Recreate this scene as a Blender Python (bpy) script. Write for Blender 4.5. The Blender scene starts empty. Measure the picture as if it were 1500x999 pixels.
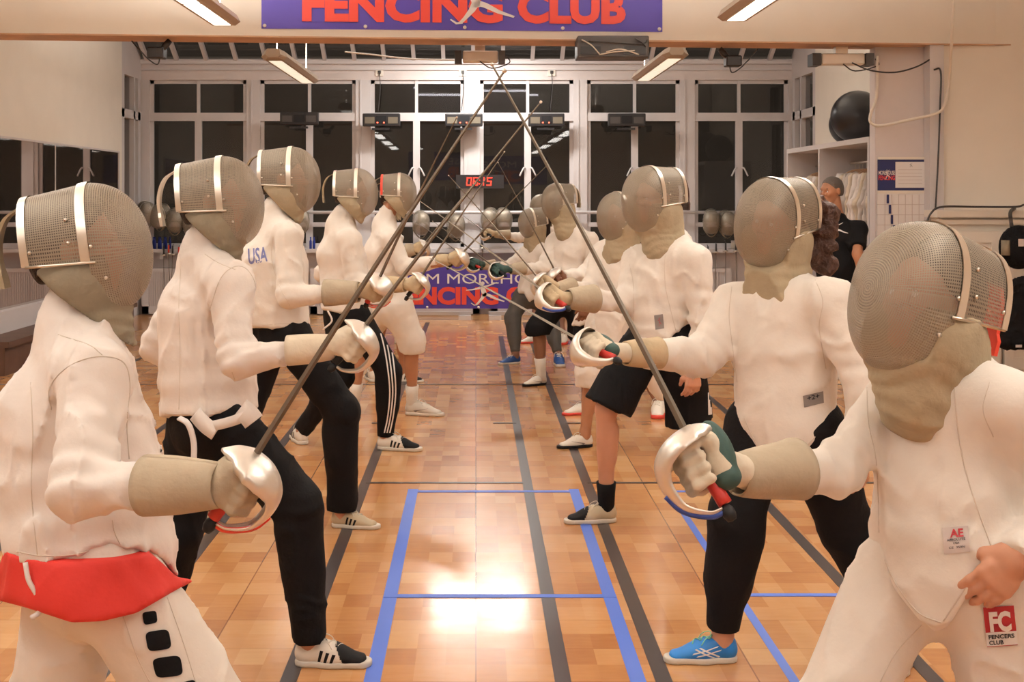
import bpy, math, random
import numpy as np
from mathutils import Vector, Matrix
from mathutils.bvhtree import BVHTree

SC = bpy.context.scene
COL = SC.collection
random.seed(7)
RNG = np.random.RandomState(5)

# ------------------------------------------------------------------ camera, world, exposure
FPX, U0, V0, EYE = 1895.0, 697.0, 290.0, 1.56          # focal length in px, vanishing point, eye height
cam_d = bpy.data.cameras.new('camera')
cam = bpy.data.objects.new('camera', cam_d); COL.objects.link(cam)
cam.location = (0, 0, EYE); cam.rotation_euler = (math.radians(90), 0, 0)
cam_d.sensor_width = 36; cam_d.lens = 36 * FPX / 1500
cam_d.shift_x = (750 - U0) / 1500; cam_d.shift_y = -(499.5 - V0) / 1500
cam_d.clip_end = 200
SC.camera = cam
w = bpy.data.worlds.new('world'); SC.world = w; w.use_nodes = True
_n, _l = w.node_tree.nodes, w.node_tree.links           # glow low over the horizon, added to lighten the window panes, dark above
_tc = _n.new('ShaderNodeTexCoord'); _sp = _n.new('ShaderNodeSeparateXYZ'); _cr = _n.new('ShaderNodeValToRGB')
_l.new(_tc.outputs['Generated'], _sp.inputs[0]); _l.new(_sp.outputs[2], _cr.inputs[0]); _l.new(_cr.outputs[0], _n['Background'].inputs[0])
_cr.color_ramp.elements[0].position = .02; _cr.color_ramp.elements[0].color = (.085, .064, .046, 1)
_cr.color_ramp.elements[1].position = .22; _cr.color_ramp.elements[1].color = (.006, .005, .006, 1)
w.node_tree.nodes['Background'].inputs[1].default_value = 1.0
SC.view_settings.view_transform = 'Standard'; SC.view_settings.look = 'None'
SC.view_settings.gamma = 1; SC.view_settings.use_curve_mapping = False
SC.view_settings.exposure = 0.0
SC.cycles.use_denoising = True
SC.cycles.max_bounces = 8; SC.cycles.transparent_max_bounces = 24
SC.cycles.sample_clamp_indirect = 6
LAMP_W = 11.8                                            # watts per ceiling tube unit
LAMP_COL = (1.0, .955, .89)

def P(u, v, Y):                                          # photo measurement + distance -> place in the room
    return np.array([(u - U0) * Y / FPX, Y, EYE + (V0 - v) * Y / FPX])
def G(u, v):                                             # a point on the floor
    return P(u, v, FPX * EYE / (v - V0))
def nrm(a):
    a = np.asarray(a, float); return a / (np.linalg.norm(a) + 1e-12)

# ------------------------------------------------------------------ materials
MATS = {}
def mat(name, col, rough=.6, metal=0., bump=0., bscale=30., var=0., emit=None, estr=0., sheen=0., coat=0., alpha=1.):
    if name in MATS: return MATS[name]
    m = bpy.data.materials.new(name); m.use_nodes = True; MATS[name] = m
    nt = m.node_tree; b = nt.nodes['Principled BSDF']
    b.inputs['Base Color'].default_value = (*col, 1); b.inputs['Roughness'].default_value = rough
    b.inputs['Metallic'].default_value = metal
    if max(col) < .03 and rough > .45: b.inputs['Specular IOR Level'].default_value = .18
    if sheen: b.inputs['Sheen Weight'].default_value = sheen
    if coat: b.inputs['Coat Weight'].default_value = coat
    if emit: b.inputs['Emission Color'].default_value = (*emit, 1); b.inputs['Emission Strength'].default_value = estr
    tc = nt.nodes.new('ShaderNodeTexCoord')
    n = nt.nodes.new('ShaderNodeTexNoise'); n.inputs['Scale'].default_value = bscale; n.inputs['Detail'].default_value = 4
    nt.links.new(tc.outputs['Object'], n.inputs['Vector'])
    if bump:
        bp = nt.nodes.new('ShaderNodeBump'); bp.inputs['Strength'].default_value = bump; bp.inputs['Distance'].default_value = .01
        nt.links.new(n.outputs['Fac'], bp.inputs['Height']); nt.links.new(bp.outputs[0], b.inputs['Normal'])
    if var:
        n2 = nt.nodes.new('ShaderNodeTexNoise'); n2.inputs['Scale'].default_value = bscale * .22; n2.inputs['Detail'].default_value = 5
        nt.links.new(tc.outputs['Object'], n2.inputs['Vector'])
        cr = nt.nodes.new('ShaderNodeMapRange'); cr.inputs['From Min'].default_value = .3; cr.inputs['From Max'].default_value = .7
        cr.inputs['To Min'].default_value = 1 - var; cr.inputs['To Max'].default_value = 1 + var
        nt.links.new(n2.outputs['Fac'], cr.inputs['Value'])
        mx = nt.nodes.new('ShaderNodeVectorMath'); mx.operation = 'SCALE'; mx.inputs[0].default_value = col
        nt.links.new(cr.outputs[0], mx.inputs['Scale']); nt.links.new(mx.outputs[0], b.inputs['Base Color'])
    return m
def srgb(r, g, b):
    f = lambda c: (c / 255 / 12.92) if c <= 10 else ((c / 255 + .055) / 1.055) ** 2.4
    return (f(r), f(g), f(b))

M_cloth = mat('white_cotton', (.80, .74, .67), .85, bump=.12, bscale=60, var=.03, sheen=.2)
M_cloth2 = mat('white_cotton_cool', (.80, .735, .685), .85, bump=.12, bscale=60, var=.03, sheen=.2)
M_knick = mat('breeches_cotton', (.78, .72, .65), .85, bump=.15, bscale=50, var=.03)
M_black = mat('black_knit', (.0055, .005, .006), .8, bump=.2, bscale=80)
M_legg = mat('grey_leggings', (.075, .07, .065), .8, bump=.2, bscale=80)
M_red = mat('red_jersey', (.62, .03, .02), .75, bump=.1, bscale=60)
M_skin = mat('skin', (.55, .27, .17), .55, bump=.05, bscale=90, var=.05)
M_skin2 = mat('tanned_skin', (.40, .18, .095), .5, bump=.05, bscale=90, var=.05)
M_skin3 = mat('brown_skin', (.20, .085, .045), .5, bump=.05, bscale=90, var=.05)
M_hairb = mat('dark_hair', (.025, .014, .010), .55, bump=.8, bscale=140)
M_hairbr = mat('auburn_hair', (.055, .018, .009), .55, bump=.9, bscale=110)
M_hairg = mat('greying_hair', (.09, .075, .065), .6, bump=.7, bscale=140)
M_glove = mat('suede_glove', (.50, .39, .25), .9, bump=.3, bscale=45, var=.12)
M_gauntl = mat('gauntlet_suede', (.42, .345, .25), .9, bump=.3, bscale=45, var=.1)
M_glove_w = mat('white_glove', (.68, .60, .47), .8, bump=.3, bscale=45, var=.08)
M_green = mat('green_leather', (.03, .07, .06), .7, bump=.2)
M_bib = mat('khaki_bib', (.36, .285, .185), .9, bump=.35, bscale=40, var=.12)
M_bibg = mat('dusty_bib', (.24, .20, .14), .9, bump=.35, bscale=40, var=.14)
M_steel = mat('steel', (.70, .64, .56), .28, 1., var=.05, bscale=20)
M_guard = mat('guard_aluminium', (.80, .76, .70), .36, .85, bump=.04, bscale=120, var=.05)
M_blade = mat('blade_steel', (.15, .12, .09), .42, .6)
M_band = mat('mask_band_steel', (.86, .80, .70), .28, .9)
M_gripr = mat('red_grip', (.50, .03, .02), .5)
M_gripk = mat('black_grip', (.02, .02, .022), .5)
M_blue_ins = mat('blue_insulation', (.02, .05, .25), .5)
M_redins = mat('red_insulation', (.75, .06, .03), .4)
M_padding = mat('mask_padding', (.02, .018, .018), .9)
M_white_sh = mat('shoe_white', (.76, .70, .62), .5, bump=.05)
M_black_sh = mat('shoe_black', (.008, .007, .008), .6)
M_blue_sh = mat('shoe_blue', (.01, .18, .55), .45, var=.2, bscale=60)
M_navy_sh = mat('shoe_dark_blue', (.01, .06, .24), .45)
M_tan_sh = mat('shoe_tan', (.50, .41, .28), .6)
M_silver_sh = mat('shoe_silver', (.60, .55, .48), .5)
M_sole = mat('sole_rubber', (.62, .57, .50), .6)
M_redsole = mat('sole_red', (.60, .05, .03), .6)
M_sock = mat('sock_white', (.74, .68, .60), .9, bump=.3, bscale=120)
M_wall = mat('warm_white_wall', (.80, .745, .665), .7, bump=.04, bscale=14, var=.02)
M_wallb = mat('window_wall_paint', (.66, .60, .59), .6, bump=.03, bscale=20, var=.03)
M_trimw = mat('white_gloss_trim', (.62, .585, .59), .45, var=.03, bscale=12)
M_ceil = mat('ceiling_paint', (.75, .70, .63), .8)
M_beamw = mat('beam_timber', (.55, .33, .20), .6, bump=.1, bscale=14, var=.18)
M_purple = mat('banner_violet', (.075, .045, .36), .5, bump=.03, bscale=6, var=.05)
M_coral = mat('banner_coral', (.78, .07, .045), .5)
M_bwhite = mat('banner_white', (.80, .76, .74), .5)
M_darkpl = mat('dark_plastic', (.02, .018, .02), .4, var=.1)
M_darkpl2 = mat('charcoal_plastic', (.07, .062, .06), .45)
M_brownwood = mat('dark_wood', (.09, .045, .03), .5, bump=.1, bscale=25, var=.2)
M_ball = mat('ball_rubber', (.018, .017, .02), .28)
M_led = mat('red_led', (.5, 0, 0), .5, emit=(1, .04, .02), estr=4)
M_dot = mat('red_indicator', (.5, 0, 0), .5, emit=(1, .1, .05), estr=6)
M_blueb = mat('blue_bottle', (.01, .03, .28), .35)
M_tube = mat('lit_diffuser', (.9, .85, .8), .5, emit=(1, .93, .80), estr=3.2)
M_tube_dim = mat('dim_diffuser', (.9, .85, .7), .5, emit=(1, .93, .74), estr=.75)
M_shell = mat('lamp_shell', (.42, .33, .25), .5)
M_shell2 = mat('lamp_shell_white', (.8, .74, .66), .5)
M_navy = mat('navy_print', (.012, .018, .10), .5)
M_ink = mat('black_ink', (.02, .02, .025), .6)
M_tag = mat('grey_tag', (.22, .19, .175), .7)
M_tagl = mat('pale_tag', (.60, .52, .49), .7)
M_fcred = mat('badge_red', (.42, .02, .03), .6)
M_usa = mat('faded_blue_ink', (.16, .17, .36), .8)
M_pipe = mat('cable_white', (.74, .68, .60), .5)
M_cable = mat('cable_dark', (.035, .03, .03), .5)
M_teal = mat('teal_cloth', (.0, .30, .24), .8)
M_seam = mat('seam_cotton', (.66, .58, .50), .9)
M_garm = [mat('hanging_cotton_%s' % n, c, .9, bump=.2) for n, c in (('white', (.72, .66, .63)), ('beige', (.55, .46, .36)), ('grey', (.50, .45, .42)), ('cream', (.66, .56, .45)))]

def wire_mat():
    m = bpy.data.materials.new('wire_mesh'); m.use_nodes = True; nt = m.node_tree; N = nt.nodes; L = nt.links
    b = N['Principled BSDF']; b.inputs['Base Color'].default_value = (.38, .325, .255, 1); b.inputs['Metallic'].default_value = .35; b.inputs['Roughness'].default_value = .5
    out = N['Material Output']; tr = N.new('ShaderNodeBsdfTransparent'); mix = N.new('ShaderNodeMixShader')
    uv = N.new('ShaderNodeUVMap'); sp = N.new('ShaderNodeSeparateXYZ'); L.new(uv.outputs[0], sp.inputs[0])
    hs = []
    for i in (0, 1):
        mu = N.new('ShaderNodeMath'); mu.operation = 'MULTIPLY'; mu.inputs[1].default_value = 2 * math.pi / .0052; L.new(sp.outputs[i], mu.inputs[0])
        sn = N.new('ShaderNodeMath'); sn.operation = 'SINE'; L.new(mu.outputs[0], sn.inputs[0])
        mr = N.new('ShaderNodeMapRange'); mr.inputs['From Min'].default_value = -.55; mr.inputs['From Max'].default_value = .35
        L.new(sn.outputs[0], mr.inputs['Value']); hs.append(mr)
    mxm = N.new('ShaderNodeMath'); mxm.operation = 'MAXIMUM'; L.new(hs[0].outputs[0], mxm.inputs[0]); L.new(hs[1].outputs[0], mxm.inputs[1])
    md = N.new('ShaderNodeMapRange'); md.inputs['To Min'].default_value = .30; md.inputs['To Max'].default_value = .78
    L.new(mxm.outputs[0], md.inputs['Value'])
    L.new(md.outputs[0], mix.inputs[0]); L.new(tr.outputs[0], mix.inputs[1]); L.new(b.outputs[0], mix.inputs[2]); L.new(mix.outputs[0], out.inputs[0])
    return m
M_wire = wire_mat()

def glass_mat():
    m = bpy.data.materials.new('night_window_glass'); m.use_nodes = True; nt = m.node_tree; N = nt.nodes; L = nt.links
    b = N['Principled BSDF']; b.inputs['Base Color'].default_value = (.006, .005, .005, 1); b.inputs['Roughness'].default_value = .015
    b.inputs['IOR'].default_value = 1.62
    tr = N.new('ShaderNodeBsdfTransparent'); mix = N.new('ShaderNodeMixShader'); mix.inputs[0].default_value = .55
    tc = N.new('ShaderNodeTexCoord'); n = N.new('ShaderNodeTexNoise'); n.inputs['Scale'].default_value = 1.3
    bp = N.new('ShaderNodeBump'); bp.inputs['Strength'].default_value = .006; bp.inputs['Distance'].default_value = .05
    L.new(tc.outputs['Object'], n.inputs['Vector']); L.new(n.outputs['Fac'], bp.inputs['Height']); L.new(bp.outputs[0], b.inputs['Normal'])
    L.new(tr.outputs[0], mix.inputs[1]); L.new(b.outputs[0], mix.inputs[2]); L.new(mix.outputs[0], N['Material Output'].inputs[0])
    return m
M_glass = glass_mat()
M_mirror = mat('mirror', (.62, .56, .53), .02, 1.)

def floor_mat():
    m = bpy.data.materials.new('woodblock_tile_floor'); m.use_nodes = True; nt = m.node_tree; N = nt.nodes; L = nt.links
    b = N['Principled BSDF']
    def M(op, a, c=None, d=None):
        n = N.new('ShaderNodeMath'); n.operation = op
        for i, x in enumerate((a, c, d)):
            if x is None: continue
            if isinstance(x, (int, float)): n.inputs[i].default_value = x
            else: L.new(x, n.inputs[i])
        return n.outputs[0]
    tc = N.new('ShaderNodeTexCoord'); sp = N.new('ShaderNodeSeparateXYZ'); L.new(tc.outputs['Object'], sp.inputs[0])
    T = .305
    x = M('DIVIDE', sp.outputs[0], T); y = M('DIVIDE', M('SUBTRACT', sp.outputs[1], .207), T)
    ix = M('FLOOR', x); iy = M('FLOOR', y); fx = M('FRACT', x); fy = M('FRACT', y)
    # blocks inside a tile: direction alternates
    par = M('MODULO', M('ADD', M('ABSOLUTE', ix), M('ABSOLUTE', iy)), 2.0)
    bx = M('FLOOR', M('MULTIPLY', fx, 3.0)); by = M('FLOOR', M('MULTIPLY', fy, 2.0))
    cb = N.new('ShaderNodeCombineXYZ')
    L.new(M('ADD', M('MULTIPLY', ix, 7.31), bx), cb.inputs[0]); L.new(M('ADD', M('MULTIPLY', iy, 5.17), by), cb.inputs[1])
    wn = N.new('ShaderNodeTexWhiteNoise'); wn.noise_dimensions = '3D'; L.new(cb.outputs[0], wn.inputs['Vector'])
    cb2 = N.new('ShaderNodeCombineXYZ'); L.new(ix, cb2.inputs[0]); L.new(iy, cb2.inputs[1]); cb2.inputs[2].default_value = 3.3
    wn2 = N.new('ShaderNodeTexWhiteNoise'); L.new(cb2.outputs[0], wn2.inputs['Vector'])
    mp = N.new('ShaderNodeMapping'); mp.inputs['Scale'].default_value = (9, 42, 9); L.new(tc.outputs['Object'], mp.inputs[0])
    gr = N.new('ShaderNodeTexNoise'); gr.inputs['Scale'].default_value = 1; gr.inputs['Detail'].default_value = 5; L.new(mp.outputs[0], gr.inputs['Vector'])
    mp2 = N.new('ShaderNodeMapping'); mp2.inputs['Scale'].default_value = (3.2, 1.1, 1); mp2.inputs['Rotation'].default_value = (0, 0, .5); L.new(tc.outputs['Object'], mp2.inputs[0])
    wv = N.new('ShaderNodeTexNoise'); wv.inputs['Scale'].default_value = 2.2; wv.inputs['Detail'].default_value = 3; L.new(mp2.outputs[0], wv.inputs['Vector'])
    fac = M('ADD', M('ADD', M('MULTIPLY', wn.outputs['Value'], .42), M('MULTIPLY', wn2.outputs['Value'], .22)), M('ADD', M('MULTIPLY', gr.outputs['Fac'], .25), M('MULTIPLY', wv.outputs['Fac'], .25)))
    cr = N.new('ShaderNodeValToRGB'); L.new(fac, cr.inputs[0])
    e = cr.color_ramp.elements; e[0].position = .25; e[0].color = (*srgb(170, 112, 66), 1); e[1].position = .95; e[1].color = (*srgb(214, 168, 116), 1)
    k = e.new(.55); k.color = (*srgb(194, 138, 86), 1)
    # tile joints: fine one every tile, a darker one every third in x
    jy = M('LESS_THAN', M('ABSOLUTE', M('SUBTRACT', fy, .5)), .4935)
    jx = M('LESS_THAN', M('ABSOLUTE', M('SUBTRACT', M('FRACT', M('ADD', M('DIVIDE', sp.outputs[0], T * 3), .5)), .5)), .0028)
    jf = M('MAXIMUM', M('MULTIPLY', M('SUBTRACT', 1.0, jy), .45), M('MULTIPLY', jx, .75))
    mx = N.new('ShaderNodeMix'); mx.data_type = 'RGBA'; L.new(jf, mx.inputs[0]); L.new(cr.outputs[0], mx.inputs[6]); mx.inputs[7].default_value = (*srgb(110, 62, 36), 1)
    L.new(mx.outputs[2], b.inputs['Base Color'])
    b.inputs['Roughness'].default_value = .24; b.inputs['IOR'].default_value = 1.45
    b.inputs['Coat Weight'].default_value = .35; b.inputs['Coat Roughness'].default_value = .12
    tl = N.new('ShaderNodeTexNoise'); tl.inputs['Scale'].default_value = 7; L.new(tc.outputs['Object'], tl.inputs['Vector'])
    hh = M('ADD', M('MULTIPLY', tl.outputs['Fac'], .5), M('MULTIPLY', M('ABSOLUTE', M('SUBTRACT', fy, .5)), -.25))
    bp = N.new('ShaderNodeBump'); bp.inputs['Strength'].default_value = .12; bp.inputs['Distance'].default_value = .012; L.new(hh, bp.inputs['Height'])
    L.new(bp.outputs[0], b.inputs['Normal']); L.new(bp.outputs[0], b.inputs['Coat Normal'])
    return m
M_floor = floor_mat()
M_tapeb = mat('blue_tape', srgb(78, 112, 205), .45); M_tapek = mat('black_floor_line', srgb(58, 50, 50), .3)

# ------------------------------------------------------------------ objects
ORG = {}                                                 # world position of each object's origin
def tag(o, label=None, cat=None, group=None, kind=None):
    if label: o['label'] = label
    if cat: o['category'] = cat
    if group: o['group'] = group
    if kind: o['kind'] = kind
    return o
def thing(name, loc, label, cat, group=None):
    o = bpy.data.objects.new(name, None); COL.objects.link(o); o.location = tuple(loc); o.empty_display_size = .1
    ORG[o.name] = np.array(loc, float); return tag(o, label, cat, group)
def mesh(name, V, F, mats, parent=None, smooth=True, fm=None, uv=None):
    V = np.asarray(V, float); org = np.zeros(3)
    p = parent
    if p is not None: org = ORG.get(p.name, np.zeros(3))
    me = bpy.data.meshes.new(name); me.from_pydata((V - org).tolist(), [], [tuple(int(i) for i in f) for f in F])
    if not isinstance(mats, (list, tuple)): mats = [mats]
    for m in mats: me.materials.append(m)
    if fm is not None: me.polygons.foreach_set('material_index', np.asarray(fm, dtype=np.int32))
    if smooth: me.polygons.foreach_set('use_smooth', [True] * len(me.polygons))
    if uv is not None:
        l = me.uv_layers.new(name='UVMap'); li = np.empty(len(me.loops), dtype=np.int32); me.loops.foreach_get('vertex_index', li)
        l.data.foreach_set('uv', np.asarray(uv)[li].ravel())
    me.update()
    o = bpy.data.objects.new(name, me); COL.objects.link(o); ORG[o.name] = org
    if p is not None: o.parent = p
    return o
def box(lo, hi):
    x0, y0, z0 = lo; x1, y1, z1 = hi
    V = [(x0, y0, z0), (x1, y0, z0), (x1, y1, z0), (x0, y1, z0), (x0, y0, z1), (x1, y0, z1), (x1, y1, z1), (x0, y1, z1)]
    return V, [(0, 3, 2, 1), (4, 5, 6, 7), (0, 1, 5, 4), (1, 2, 6, 5), (2, 3, 7, 6), (3, 0, 4, 7)]
def join(parts):
    V = []; F = []; n = 0
    for v, f in parts:
        V += [tuple(a) for a in v]; F += [tuple(int(i) + n for i in g) for g in f]; n += len(v)
    return V, F
def obj_box(name, lo, hi, m, parent=None, bev=0., kind=None):
    V, F = box(lo, hi); o = mesh(name, V, F, m, parent, smooth=False)
    if bev:
        b = o.modifiers.new('bevel', 'BEVEL'); b.width = bev; b.segments = 2
    if kind: o['kind'] = kind
    return o
def tube(pts, rad, n=10, cap=True):
    pts = [np.asarray(p, float) for p in pts]; m = len(pts)
    if np.isscalar(rad): rad = [rad] * m
    V = []; F = []; up = None
    for i, p in enumerate(pts):
        t = nrm(pts[min(i + 1, m - 1)] - pts[max(i - 1, 0)])
        if up is None: up = np.array([0, 0, 1.]) if abs(t[2]) < .9 else np.array([1., 0, 0])
        a = nrm(np.cross(t, up)); c = np.cross(a, t); up = c
        for k in range(n):
            th = 2 * math.pi * k / n; V.append(p + rad[i] * (math.cos(th) * a + math.sin(th) * c))
    for i in range(m - 1):
        for k in range(n):
            F.append((i * n + k, i * n + (k + 1) % n, (i + 1) * n + (k + 1) % n, (i + 1) * n + k))
    if cap: F.append(tuple(range(n - 1, -1, -1))); F.append(tuple((m - 1) * n + k for k in range(n)))
    return V, F
def spline(pts, k=8):
    pts = [np.asarray(p, float) for p in pts]; out = []
    q = [2 * pts[0] - pts[1]] + pts + [2 * pts[-1] - pts[-2]]
    for i in range(1, len(q) - 2):
        for j in range(k):
            t = j / k; a, b, c, d = q[i - 1], q[i], q[i + 1], q[i + 2]
            out.append(.5 * ((2 * b) + (-a + c) * t + (2 * a - 5 * b + 4 * c - d) * t * t + (-a + 3 * b - 3 * c + d) * t ** 3))
    out.append(pts[-1]); return out
def cyl(a, b, r, n=16): return tube([a, b], r, n)
def ribbon(pts, wv, th=.003):                          # flat strap along pts, wv = half-width vector
    pts = [np.asarray(p, float) for p in pts]; V = []; F = []; n = len(pts); wv = np.asarray(wv, float)
    for i, p in enumerate(pts):
        t = nrm(pts[min(i + 1, n - 1)] - pts[max(i - 1, 0)]); w_ = wv - (wv @ t) * t; w_ = nrm(w_) * np.linalg.norm(wv); q = nrm(np.cross(t, w_)) * th
        V += [p + w_ + q, p - w_ + q, p - w_ - q, p + w_ - q]
    for i in range(n - 1):
        for k in range(4): F.append((i * 4 + k, i * 4 + (k + 1) % 4, (i + 1) * 4 + (k + 1) % 4, (i + 1) * 4 + k))
    F += [(3, 2, 1, 0), tuple(4 * (n - 1) + k for k in range(4))]; return V, F
def lathe(prof, c, n=24, axis=2):
    V = []; F = []; m = len(prof)
    for r, h in prof:
        for k in range(n):
            th = 2 * math.pi * k / n; p = [r * math.cos(th), r * math.sin(th)]; p.insert(axis, h); V.append(np.array(p) + c)
    for i in range(m - 1):
        for k in range(n): F.append((i * n + k, i * n + (k + 1) % n, (i + 1) * n + (k + 1) % n, (i + 1) * n + k))
    F.append(tuple(range(n - 1, -1, -1))); F.append(tuple((m - 1) * n + k for k in range(n)))
    return V, F
def prism(poly, A, U, W, th):                            # polygon (a,b) in the plane A + a U + b W, thickness along U x W
    A, U, W = map(lambda z: np.asarray(z, float), (A, U, W)); nn = nrm(np.cross(U, W)) * th
    n = len(poly); V = [A + a * U + b * W for a, b in poly] + [A + a * U + b * W + nn for a, b in poly]
    F = [tuple(range(n - 1, -1, -1)), tuple(range(n, 2 * n))] + [(i, (i + 1) % n, n + (i + 1) % n, n + i) for i in range(n)]
    return V, F

# text -> flat mesh
def text2d(s, size=1., xs=1., off=0., fill=True):
    cu = bpy.data.curves.new('t', 'FONT'); cu.body = s; cu.size = size; cu.offset = off; cu.resolution_u = 3
    ob = bpy.data.objects.new('t', cu); COL.objects.link(ob)
    dg = bpy.context.evaluated_depsgraph_get(); ev = ob.evaluated_get(dg); me = ev.to_mesh()
    V = np.array([tuple(v.co) for v in me.vertices]); F = [tuple(p.vertices) for p in me.polygons]
    ev.to_mesh_clear(); bpy.data.objects.remove(ob); bpy.data.curves.remove(cu)
    V[:, 0] -= V[:, 0].min(); V[:, 1] -= V[:, 1].min(); V[:, 0] *= xs
    return V[:, :2], F
def place2d(V2, A, U, W, off=0.):
    A, U, W = map(lambda z: np.asarray(z, float), (A, U, W)); nn = nrm(np.cross(U, W)) * off
    return [A + a * U + b * W + nn for a, b in V2]
def fit(V2, x0, y0, x1, y1):
    V = V2 - V2.min(0); V = V / V.max(0); return np.c_[x0 + V[:, 0] * (x1 - x0), y0 + V[:, 1] * (y1 - y0)]
FENCER = [(0, .52), (.02, .60), (.14, .60), (.27, .62), (.36, .70), (.40, .74), (.38, .84), (.42, .92), (.48, .90), (.50, .80), (.47, .74),
          (.62, .82), (.78, .90), (.80, .84), (.64, .72), (.56, .60), (.55, .52), (.75, .40), (1.0, .20), (.98, .12), (.70, .26), (.48, .34),
          (.38, .14), (.28, 0), (.22, .02), (.12, .10), (.15, .14), (.25, .10), (.36, .34), (.40, .50), (.32, .53), (.12, .50)]

def strip2d(pts, ws):                                    # a limb of a flat emblem
    V = []; F = []; n = len(pts)
    for i, p in enumerate(pts):
        p = np.array(p, float); t = np.array(pts[min(i + 1, n - 1)], float) - np.array(pts[max(i - 1, 0)], float); t /= np.linalg.norm(t)
        q = np.array([-t[1], t[0]]) * ws[i]; V += [tuple(p + q), tuple(p - q)]
    for i in range(n - 1): F.append((2 * i, 2 * i + 1, 2 * i + 3, 2 * i + 2))
    return V, F
def fencer2d():
    S = [strip2d([(.0, .60), (.15, .615), (.30, .66), (.38, .70)], [.012, .022, .035, .05]),
         strip2d([(.40, .74), (.44, .62), (.47, .48), (.48, .36)], [.055, .065, .06, .05]),
         strip2d([(.42, .72), (.55, .76), (.70, .84), (.80, .90)], [.03, .03, .022, .016]),
         strip2d([(.46, .46), (.60, .40), (.78, .27), (.99, .17)], [.06, .05, .035, .02]),
         strip2d([(.47, .44), (.42, .30), (.33, .14), (.27, .05)], [.055, .045, .03, .025]),
         strip2d([(.29, .05), (.21, .03), (.13, .11)], [.025, .02, .012])]
    V, F = join([([(a, b, 0) for a, b in v], f) for v, f in S])
    k = 14; c = len(V); V += [(.43 + .05 * math.cos(2 * math.pi * i / k), .86 + .07 * math.sin(2 * math.pi * i / k), 0) for i in range(k)]
    F.append(tuple(range(c, c + k)))
    return np.array(V)[:, :2], F

# ------------------------------------------------------------------ distance-field modelling
def smin(a, b, k):
    h = np.maximum(k - np.abs(a - b), 0) / k
    return np.minimum(a, b) - h * h * k * .25
def d_cone(p, a, b, ra, rb):
    a = np.asarray(a, float); b = np.asarray(b, float); ab = b - a; L = ab @ ab + 1e-12
    t = np.clip((p - a) @ ab / L, 0, 1); q = p - a - t[:, None] * ab
    return np.sqrt((q * q).sum(1)) - (ra + (rb - ra) * t)
def d_ell(p, c, r, R=None):
    q = p - np.asarray(c)
    if R is not None: q = q @ R                          # columns of R are the axes
    r = np.asarray(r, float); k0 = np.sqrt(((q / r) ** 2).sum(1)); k1 = np.sqrt(((q / r ** 2) ** 2).sum(1)) + 1e-9
    return k0 * (k0 - 1) / k1
def d_tube(p, a, b, s, wa, da, wb, db):                  # elliptical limb, s = wide axis
    a = np.asarray(a, float); b = np.asarray(b, float); ab = b - a; L = ab @ ab + 1e-12
    t = np.clip((p - a) @ ab / L, 0, 1); q = p - a - t[:, None] * ab
    W = wa + (wb - wa) * t; D = da + (db - da) * t
    xs = q @ s; r2 = np.maximum((q * q).sum(1) - xs * xs, 0)
    k0 = np.sqrt((xs / W) ** 2 + r2 / D ** 2); k1 = np.sqrt((xs / W ** 2) ** 2 + r2 / D ** 4) + 1e-9
    return k0 * (k0 - 1) / k1
LAT = np.random.RandomState(3).rand(32, 32, 32) * 2 - 1
def noise3(p):
    i = np.floor(p).astype(int); f = p - i; f = f * f * (3 - 2 * f); i &= 31; j = (i + 1) & 31
    g = lambda x, y, z: LAT[x, y, z]
    x0, y0, z0 = i.T; x1, y1, z1 = j.T; fx, fy, fz = f.T
    return ((g(x0, y0, z0) * (1 - fx) + g(x1, y0, z0) * fx) * (1 - fy) + (g(x0, y1, z0) * (1 - fx) + g(x1, y1, z0) * fx) * fy) * (1 - fz) + \
           ((g(x0, y0, z1) * (1 - fx) + g(x1, y0, z1) * fx) * (1 - fy) + (g(x0, y1, z1) * (1 - fx) + g(x1, y1, z1) * fx) * fy) * fz
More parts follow.
